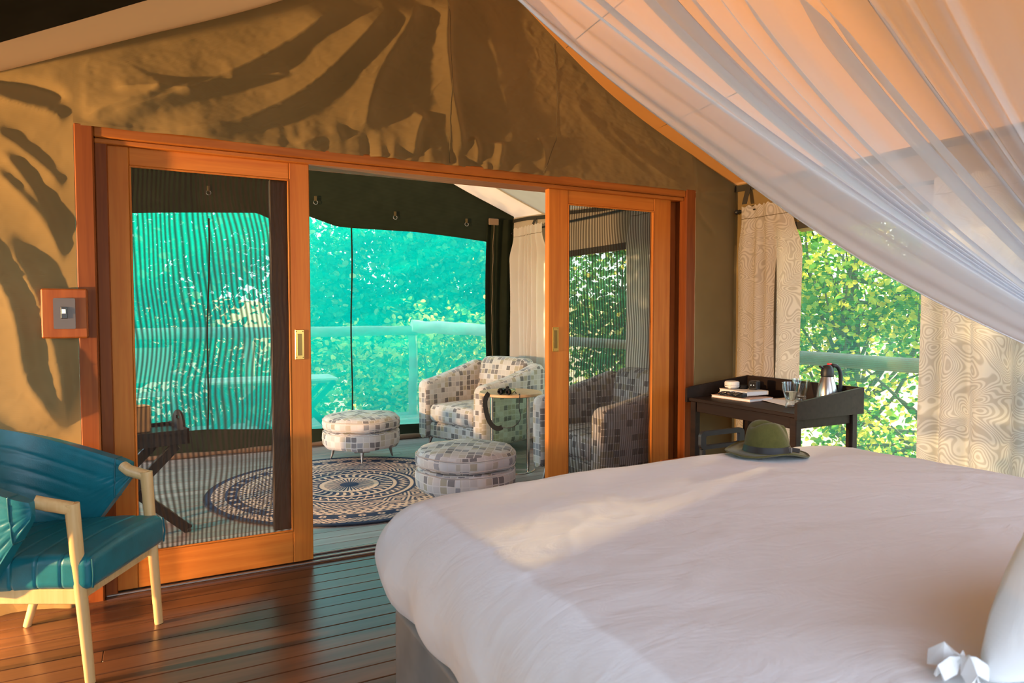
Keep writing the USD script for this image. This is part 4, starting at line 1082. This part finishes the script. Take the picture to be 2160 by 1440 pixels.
# porch: patterned armchairs
def make_tub(label, loc, rz):
    c = thing('armchair', label, 'armchair', loc, rz, group='patterned tub armchairs')
    xs = np.r_[-.425, -.42, -.405, np.linspace(-.38, .36, 26), .395, .41, .415]

    def ztop(x):
        t = np.clip((x + .42) / .72, 0, 1); return .655 + .165 * t ** 1.35 - .03 * np.clip((x - .30) / .12, 0, 1) ** 2

    for s in (-1, 1):
        secs = []
        for x in xs:
            e = min(1, max(0, (x + .425) / .045)) if x < 0 else min(1, max(0, (.415 - x) / .055)); k = math.sqrt(max(0.0, 1 - (1 - e) ** 2))
            zt = float(ztop(x)) - (1 - k) * .06; hw = .070 * (.55 + .45 * k); yc = s * (.378 + .022 * math.sin(PI * (x + .42) / .84))
            ring = ring_rr(yc - hw, yc + hw, .105, zt, .055, 5)
            ring[:, 0] += s * .018 * np.clip((ring[:, 1] - .45) / .3, 0, 1)
            secs.append(np.column_stack([np.full(len(ring), x), ring]))
        # subdivide the tall sides so the cloth bulges a little
        obj('arm', boxuv(loft(secs)), M['mosaic'], c)

    def backfn(p):
        q = p.copy(); h = (p[:, 2] - .40) / .45
        q[:, 0] += .10 * np.clip(h, 0, 1.2) - .02 * (1 - (p[:, 1] / .3) ** 2) + .04 * (p[:, 1] / .3) ** 2 * 0
        q[:, 2] += .012 * (1 - (p[:, 1] / .3) ** 2) * (h > .6); return q
    obj('backrest', boxuv(rbox(.17, .36, -.313, .313, .30, .855, .07, 5, (4, 12, 12), fn=backfn)), M['mosaic'], c)
    def seatfn(p):
        q = p.copy(); top = np.clip((p[:, 2] - .36) / .08, 0, 1); q[:, 2] += top * .022 * (1 - (p[:, 1] / .29) ** 2) * (1 - ((p[:, 0] + .1) / .36) ** 2); q[:, 0] -= .015 * (p[:, 0] < -.3) * (1 - (p[:, 1] / .29) ** 2); return q
    obj('seat_cushion', boxuv(rbox(-.415, .215, -.304, .304, .265, .435, .055, 5, (10, 10, 4), fn=seatfn)), M['mosaic'], c)
    obj('base', boxuv(rbox(-.40, .40, -.306, .306, .115, .264, .03, 4, (8, 8, 3))), M['mosaic'], c)
    for x in (-.36, .36):
        for y in (-.35, .35): obj('leg', tube([(x * 1.04, y * 1.02, 0), (x, y, .06), (x * .97, y * .98, .112)], [.010, .014, .022], 10), M['steel_dull'], c, smooth=True)
    return c


tub = make_tub('patterned tub armchair standing in front of the porch side curtain', (2.78, 5.95, 0), 19)
tub2 = dup(tub, 'patterned tub armchair half hidden behind the right sliding door', (3.045, 4.215, 0), 2)

# porch: side table, binoculars
stb = thing('side_table', 'round wood topped side table between the patterned armchairs', 'side table', (2.60, 5.0, 0), rz=0)
obj('table_top', lathe([(0, .625), (.252, .625), (.26, .630), (.26, .645), (.255, .650), (0, .650)], 56), M['tabletop'], stb, smooth=40)
fx = np.array([.707, -.46]); fx /= np.linalg.norm(fx)
for s in (-1, 1):
    x, y = fx * .150 * s - np.array([fx[1], -fx[0]]) * .05 * -1
    obj('leg', cbox(x - .010, x + .010, y - .010, y + .010, .012, .6248, .002), M['steel'], stb)
x0, y0 = fx * -.136 + np.array([fx[1], -fx[0]]) * .05; x1, y1 = fx * .136 + np.array([fx[1], -fx[0]]) * .05
obj('glass_panel', bar((x0, y0, .32), (x1, y1, .32), .006, .60, .001), M['pane'], stb, label='greenish glass panel between the legs')
obj('base_plate', lathe([(0, 0), (.20, 0), (.205, .004), (.20, .0115), (0, .0115)], 48), M['steel'], stb, smooth=40)

bn = thing('binoculars', 'small olive and black binoculars with hanging strap on the side table', 'binoculars', (2.50, 4.86, .6505), rz=221)
for s in (-1, 1):
    y = s * .034
    obj('barrel', T(lathe([(0, 0), (.016, 0), (.018, .004), (.018, .03), (.022, .045), (.025, .07), (.025, .115), (.023, .118), (0, .118)], 24), (-.055, y, .026), ry=90), M['olive_metal'] if s > 0 else M['black'], bn, smooth=40)
    e = obj('eyecup', T(lathe([(.010, -.022), (.018, -.022), (.020, -.018), (.020, .0), (.012, .0), (.010, -.010)], 24), (.085, y, .026), ry=90), M['rubber'], bn, smooth=40)
    obj('objective', T(trimesh.creation.cylinder(radius=.020, height=.004, sections=24), (.064, y, .026), ry=90), M['lens'], bn, smooth=40)
    obj('rim', T(trimesh.creation.torus(.022, .004, major_sections=24, minor_sections=6), (.066, y, .026), ry=90), M['rubber'], bn, smooth=True)
obj('bridge', cbox(-.03, .03, -.015, .015, .022, .046, .005), M['black'], bn); obj('focus_wheel', T(trimesh.creation.cylinder(radius=.010, height=.022, sections=18), (.0, 0, .052), ry=90), M['rubber'], bn, smooth=40)
st = obj('strap', tube(smoothline([(-.05, .05, .01), (.03, .115, .007), (.075, .135, .006), (.098, .14, -.03), (.10, .142, -.12), (.085, .145, -.17), (.10, .13, -.21), (.11, .05, -.255), (.10, -.01, -.25)], 50), .0035, 6), M['black'], bn, smooth=True)
pc = smoothline([(.098, -.005, -.252), (.105, -.06, -.262), (.10, -.115, -.215), (.10, -.145, -.13), (.098, -.15, -.04), (.07, -.13, .008)], 40)
dn = np.gradient(pc, axis=0); nn = np.cross(dn, [1.0, 0, 0]); nn /= np.linalg.norm(nn, axis=1, keepdims=True)
obj('strap_pad', shell(np.stack([pc - nn * .019, pc + nn * .019], 1), .005), M['rubber'], st, label='wide padded part of the strap')

# porch: folding tray table with a cardboard box
ty = thing('tray_table', 'black folding tray table behind the left sliding door', 'tray table', (-.17, 4.52, 0), rz=14)
tz = .60
obj('tray_base', cbox(-.29, .29, -.19, .19, tz - .012, tz, .002), M['black'], ty)
for y in (-.19, .178): obj('tray_side', cbox(-.29, .29, y, y + .012, tz - .065, tz + .02, .003), M['black'], ty)
for x in (-.30, .288):
    pg = shapely.union_all([shapely.box(-.19, -.065, .19, .025), Polygon([(-.12, .015)] + [(.11 * math.cos(a), .03 + .085 * math.sin(a)) for a in np.linspace(PI, 0, 20)] + [(.12, .015)])]).difference(shapely.Point(0, .07).buffer(.014).union(shapely.box(-.03, .06, .03, .08)))
    m = trimesh.creation.extrude_polygon(pg, .012, engine='earcut'); m.apply_transform(np.array([[0, 0, 1, x], [1, 0, 0, 0], [0, 1, 0, tz], [0, 0, 0, 1.0]])); obj('tray_end', m, M['espresso'], ty)
for y in (-.165, .165):
    obj('leg', bar((-.30, y, .012), (.235, y, tz - .07), .026, .055), M['black'], ty); obj('leg', bar((.30, y - np.sign(y) * .024, .012), (-.235, y - np.sign(y) * .024, tz - .07), .026, .055), M['black'], ty)
for x in (-.235, .235): obj('cross_rail', tube([(x, -.18, tz - .06), (x, .18, tz - .06)], .011, 8), M['black'], ty)
for x in (-.295, .295): obj('foot_rail', tube([(x, -.17, .013), (x, .17, .013)], .010, 8), M['black'], ty)
bx = thing('cardboard_box', 'small brown cardboard box standing on the folding tray', 'box', (-.11, 4.56, tz + .0008), rz=20)
obj('carton', cbox(-.065, .065, -.05, .05, 0, .150, .003), M['cardboard'], bx); obj('lid_flap', cbox(-.066, .066, -.051, .051, .1502, .154, .001), M['cardboard'], bx)

# ------------------------------------------------------------------ outside: ground, railings, table, trees
GZ = -1.2
g = trimesh.creation.cylinder(radius=120, height=.2, sections=64); obj('ground', T(g, (10, 30, GZ - .1)), M['soil'], kind='structure', label='dry sandy ground around the raised deck', cat='ground')
X, Y = np.meshgrid(np.linspace(-40, 60, 60), np.linspace(0, 1, 8), indexing='ij')
Zh = GZ - .3 + (2.6 + 2.6 * meshkit.fbm(np.stack([X * .06, X * 0, X * 0], -1), 3, 91)) * np.sin(Y * PI / 2)
obj('far_bank', grid(np.stack([X, 46 + Y * 26, Zh], -1)), M['hill'], smooth=True, kind='structure', label='golden grass bank far beyond the railing', cat='bank')


def logrun(p0, p1, r0, r1, seed, n=40):
    t = np.linspace(0, 1, n); p = np.array(p0)[None] * (1 - t[:, None]) + np.array(p1)[None] * t[:, None]
    w = np.stack([meshkit.noise(np.stack([t * 9, t * 0 + k, t * 0], -1), seed) - .5 for k in range(3)], 1) * .02
    m = tube(p + w, r0 + (r1 - r0) * t + .006 * (meshkit.noise(np.stack([t * 17, t * 0, t * 0], -1), seed + 3) - .5), 14); return m


rl = thing('deck_railing', 'log railing along the outer deck beyond the shade net', 'railing')
obj('top_log', logrun((-2.4, 8.35, 1.075), (2.98, 8.35, 1.075), .060, .062, 3), M['log'], rl, smooth=60)
obj('top_log', logrun((2.90, 8.33, 1.13), (4.60, 8.20, 1.04), .082, .078, 5), M['log_pale'], rl, smooth=60, label='pale sunlit end log')
for x in (-1.2, .95, 2.93, 4.05):
    obj('post', logrun((x, 8.36 if x < 4 else 8.24, GZ), (x, 8.36 if x < 4 else 8.24, 1.01), .062, .055, int(10 + x * 3), 14), M['log'], rl, smooth=60)
rs = thing('deck_railing', 'thick log railing outside the bedroom side window', 'railing')
obj('top_log', logrun((4.62, .4, .945), (4.60, 8.05, .945), .052, .056, 7, 70), M['log'], rs, smooth=60)
for y in (1.2, 4.75, 7.4): obj('post', logrun((4.61, y, GZ), (4.61, y, .90), .055, .05, int(20 + y), 14), M['log'], rs, smooth=60)

tb = thing('folding_table', 'low white topped folding table with crossed legs beyond the shade net', 'table', (1.08, 7.62, 0), rz=-2)
obj('top', cbox(-.66, .66, -.28, .28, .585, .607, .004), M['curtain_plain'], tb)
for y in (-.22, .22):
    obj('leg', bar((-.62, y, .02), (.02, y, .57), .035, .06), M['black'], tb); obj('leg', bar((.02, y - .035, .02), (-.62, y - .035, .57), .035, .06), M['black'], tb)
    obj('leg', bar((.62, y, .02), (.10, y, .57), .035, .06), M['black'], tb); obj('leg', bar((.10, y - .035, .02), (.62, y - .035, .57), .035, .06), M['black'], tb)
obj('frame_rail', cbox(-.64, .64, -.24, -.21, .555, .5845, .003), M['log'], tb)
cc = thing('camp_chair', 'canvas camp chair beyond the shade net at the left', 'chair', (-.12, 7.55, 0), rz=8)
obj('back_panel', shell(np.stack(np.meshgrid(np.linspace(-.28, .28, 8), [.0], np.linspace(.60, .95, 6), indexing='ij'), -1)[:, 0] + np.array([0, .22, 0]), .006), M['canvas_pale'], cc)
obj('seat', shell(np.stack(np.meshgrid(np.linspace(-.28, .28, 8), np.linspace(-.22, .22, 6), [.50], indexing='ij'), -1)[:, :, 0], .006), M['canvas_pale'], cc)
for s in (-1, 1):
    obj('leg', bar((s * .29, -.24, 0), (s * .29, .24, .50), .022, .03), M['log'], cc); obj('leg', bar((s * .262, .24, 0), (s * .262, -.24, .50), .022, .03), M['log'], cc)
    obj('back_post', bar((s * .29, .24, .48), (s * .29, .24, .97), .022, .03), M['log'], cc); obj('armrest', bar((s * .29, -.26, .70), (s * .29, .22, .70), .04, .022), M['log'], cc); obj('arm_post', bar((s * .29, -.22, .49), (s * .29, -.22, .69), .022, .022), M['log'], cc)


BT = 'trees and bushes beyond the netting'


def leaves(centres, per, spread, size, rng, flat=.5):
    n = len(centres) * per
    c = np.repeat(centres, per, 0) + rng.normal(size=(n, 3)) * spread
    a = rng.normal(size=(n, 3)); a[:, 2] = a[:, 2] * flat - .35; a /= np.linalg.norm(a, axis=1, keepdims=True)
    b = rng.normal(size=(n, 3)); b -= a * (a * b).sum(1, keepdims=True); b /= np.linalg.norm(b, axis=1, keepdims=True); k = np.cross(a, b)
    L = size * rng.uniform(.6, 1.3, (n, 1)); W = L * .36
    u_ = k * W * .30
    v = np.stack([c, c + a * L * .25 + b * W * .8 + u_, c + a * L * .65 + b * W * .85 + u_, c + a * L, c + a * L * .65 - b * W * .85 + u_, c + a * L * .25 - b * W * .8 + u_], 1).reshape(-1, 3)
    i = np.arange(n)[:, None] * 6; f = np.concatenate([i + [[0, 1, 2]], i + [[0, 2, 3]], i + [[0, 3, 4]], i + [[0, 4, 5]]], 1).reshape(-1, 3)
    return trimesh.Trimesh(v, f, process=False), np.repeat(np.repeat(rng.uniform(0, 1, (n, 1)), 6, 0), 3, 1)


def tree(name, label, base, crowns, n_tips, per, size, mat, seed, trunk_r=.10, cat_='tree', group=None, spread=.22, twig=.012):
    rng = np.random.default_rng(seed); t = thing(name, label, cat_, base, group=group or BT); base = np.array(base, float)
    tips = []
    for (c, r) in crowns:
        k = max(4, int(n_tips * np.prod(r) / sum(np.prod(q[1]) for q in crowns)))
        d = rng.normal(size=(k, 3)); d /= np.linalg.norm(d, axis=1, keepdims=True); tips.append(np.array(c) - base + d * np.array(r) * rng.uniform(.25, 1.0, (k, 1)) ** .6)
    tips = np.vstack(tips); tips = tips[tips[:, 2] > .1]
    top = np.array(crowns[0][0]) - base
    tk = smoothline([(0, 0, 0), (top[0] * .2 + .05, top[1] * .2, top[2] * .4), (top[0] * .7, top[1] * .7, top[2] * .8), tuple(top)], 14)
    obj('trunk', tube(tk, np.linspace(trunk_r, trunk_r * .35, 14), 8), M['bark'], t, smooth=True)
    br = []
    for p in tips[rng.permutation(len(tips))[:46]]:
        q = tk[rng.integers(4, 13)]; mid = (p + q) / 2 + rng.normal(size=3) * .10 * np.linalg.norm(p - q)
        br.append(tube(smoothline([q, mid, p], 7), np.linspace(twig * 1.8, twig * .5, 7), 5, cap=False))
    obj('branches', cat(*br), M['bark'], t, smooth=True)
    lm, lc = leaves(tips, per, spread, size, rng); obj('foliage', lm, mat, t, kind='stuff', color=lc)
    return t


BT = 'trees and bushes beyond the netting'
tree('leafy_tree', 'dark leafy tree behind the left sliding door screen', (-.6, 12.0, GZ), [((-.2, 12.0, 2.4), (1.8, 1.5, 1.9)), ((.9, 11.6, 2.9), (1.1, 1.0, .9)), ((-1.8, 12, 1.6), (1.3, 1.2, 1.5))], 380, 34, .13, M['leaf_green'], 1, .14, spread=.20)
tree('leafy_tree', 'broad green tree filling the shade net between the two doors', (4.1, 12.6, GZ), [((4.0, 12.6, 1.7), (2.1, 1.5, 2.0)), ((5.6, 12.2, 2.4), (1.8, 1.4, 1.8)), ((3.1, 12.2, .9), (1.1, 1.0, 1.0))], 640, 34, .13, M['leaf_green'], 2, .16, spread=.22)
tree('leafy_tree', 'tall thin foliaged tree against the pale sky at the top of the shade net', (3.1, 15.5, GZ), [((3.1, 15.5, 2.6), (1.6, 1.4, 1.7)), ((2.6, 15.3, 3.6), (.9, .9, .7))], 60, 22, .13, M['leaf_dark'], 3, .12, spread=.24)
tree('bush', 'green bush below the log railing left of the door opening', (.7, 9.9, GZ), [((.7, 9.9, .0), (1.0, .7, 1.0)), ((1.5, 10.1, -.2), (.7, .6, .8))], 150, 26, .10, M['leaf_green'], 4, .05, cat_='bush', spread=.16)
tree('bush', 'yellow-green bush behind the log railing near the patterned armchair', (3.7, 9.9, GZ), [((3.7, 9.9, .3), (1.2, .7, 1.2)), ((2.6, 10.2, .0), (.9, .7, 1.0)), ((4.9, 9.7, .4), (.9, .7, 1.2))], 300, 26, .10, M['leaf_gold'], 5, .05, cat_='bush', spread=.16)
tree('leafy_tree', 'yellow-green tree close outside the bedroom side window', (6.9, 5.0, GZ), [((6.8, 4.9, 1.9), (1.5, 1.4, 1.3)), ((7.4, 3.6, 1.6), (1.3, 1.2, 1.1)), ((6.4, 5.8, 1.2), (1.0, 1.0, 1.2))], 520, 40, .072, M['leaf_gold'], 6, .09, spread=.17, twig=.014)
tree('leafy_tree', 'sparse branching tree low outside the bedroom side window', (7.2, 3.9, GZ), [((7.0, 4.0, .2), (1.2, 1.3, 1.0)), ((6.4, 4.9, -.2), (.9, .9, .8)), ((7.8, 3.0, .5), (1.1, 1.0, .8))], 190, 30, .066, M['leaf_gold'], 7, .08, spread=.16, twig=.018)
tree('leafy_tree', 'green tree behind the porch side window at the right door', (6.3, 8.4, GZ), [((6.2, 8.3, 1.7), (1.4, 1.3, 1.6)), ((5.6, 7.3, .6), (.8, .9, 1.0)), ((7.2, 7.2, 1.4), (1.0, 1.2, 1.4))], 420, 26, .095, M['leaf_green'], 8, .10, spread=.18)

# lantern that lights the canvas from low on the open left side
ln = thing('post_lantern', 'warm deck lantern outside the open left side of the tent', 'lantern', (-3.35, 2.95, GZ))
obj('post', cbox(-.04, .04, -.04, .04, 0, 2.20, .006), M['espresso'], ln)
for a in (-.09, .09):
    for b in (-.09, .09): obj('corner_bar', cbox(a - .008, a + .008, b - .008, b + .008, 2.2155, 2.56, .002), M['black'], ln)
obj('foot_plate', cbox(-.10, .10, -.10, .10, 2.2005, 2.215, .003), M['black'], ln)
obj('roof_cap', trimesh.creation.cone(radius=.16, height=.10, sections=4).apply_transform(trimesh.transformations.rotation_matrix(PI / 4, [0, 0, 1])).apply_translation([0, 0, 2.577]), M['black'], ln)
for b in (-.09, .09): obj('roof_bar', cbox(-.10, .10, b - .008, b + .008, 2.561, 2.576, .002), M['black'], ln)
bl = UsdLux.SphereLight.Define(stage, str(ln.GetPath()) + '/bulb_light'); bl.CreateRadiusAttr(.055); bl.CreateIntensityAttr(LAMP); bl.CreateColorAttr(Gf.Vec3f(1.0, .58, .24)); bl.AddTranslateOp().Set(Gf.Vec3d(0, 0, 2.40))

fl_ = thing('floor_lantern', 'small warm floor lantern behind the teal armchair at the open side', 'lantern', (-.90, 3.28, 0))
obj('foot_plate', cbox(-.07, .07, -.07, .07, 0, .012, .003), M['black'], fl_)
for a in (-.06, .06):
    for b in (-.06, .06): obj('corner_bar', cbox(a - .006, a + .006, b - .006, b + .006, .0125, .27, .002), M['black'], fl_)
obj('roof_cap', trimesh.creation.cone(radius=.11, height=.07, sections=4).apply_transform(trimesh.transformations.rotation_matrix(PI / 4, [0, 0, 1])).apply_translation([0, 0, .2705]), M['black'], fl_)
obj('candle', lathe([(0, .0125), (.022, .0125), (.022, .12), (0, .12)], 20), M['linen'], fl_, smooth=40)
bl = UsdLux.SphereLight.Define(stage, str(fl_.GetPath()) + '/flame_light'); bl.CreateRadiusAttr(.028); bl.CreateIntensityAttr(LANTERN); bl.CreateColorAttr(Gf.Vec3f(1.0, .50, .16)); bl.AddTranslateOp().Set(Gf.Vec3d(0, 0, .165))
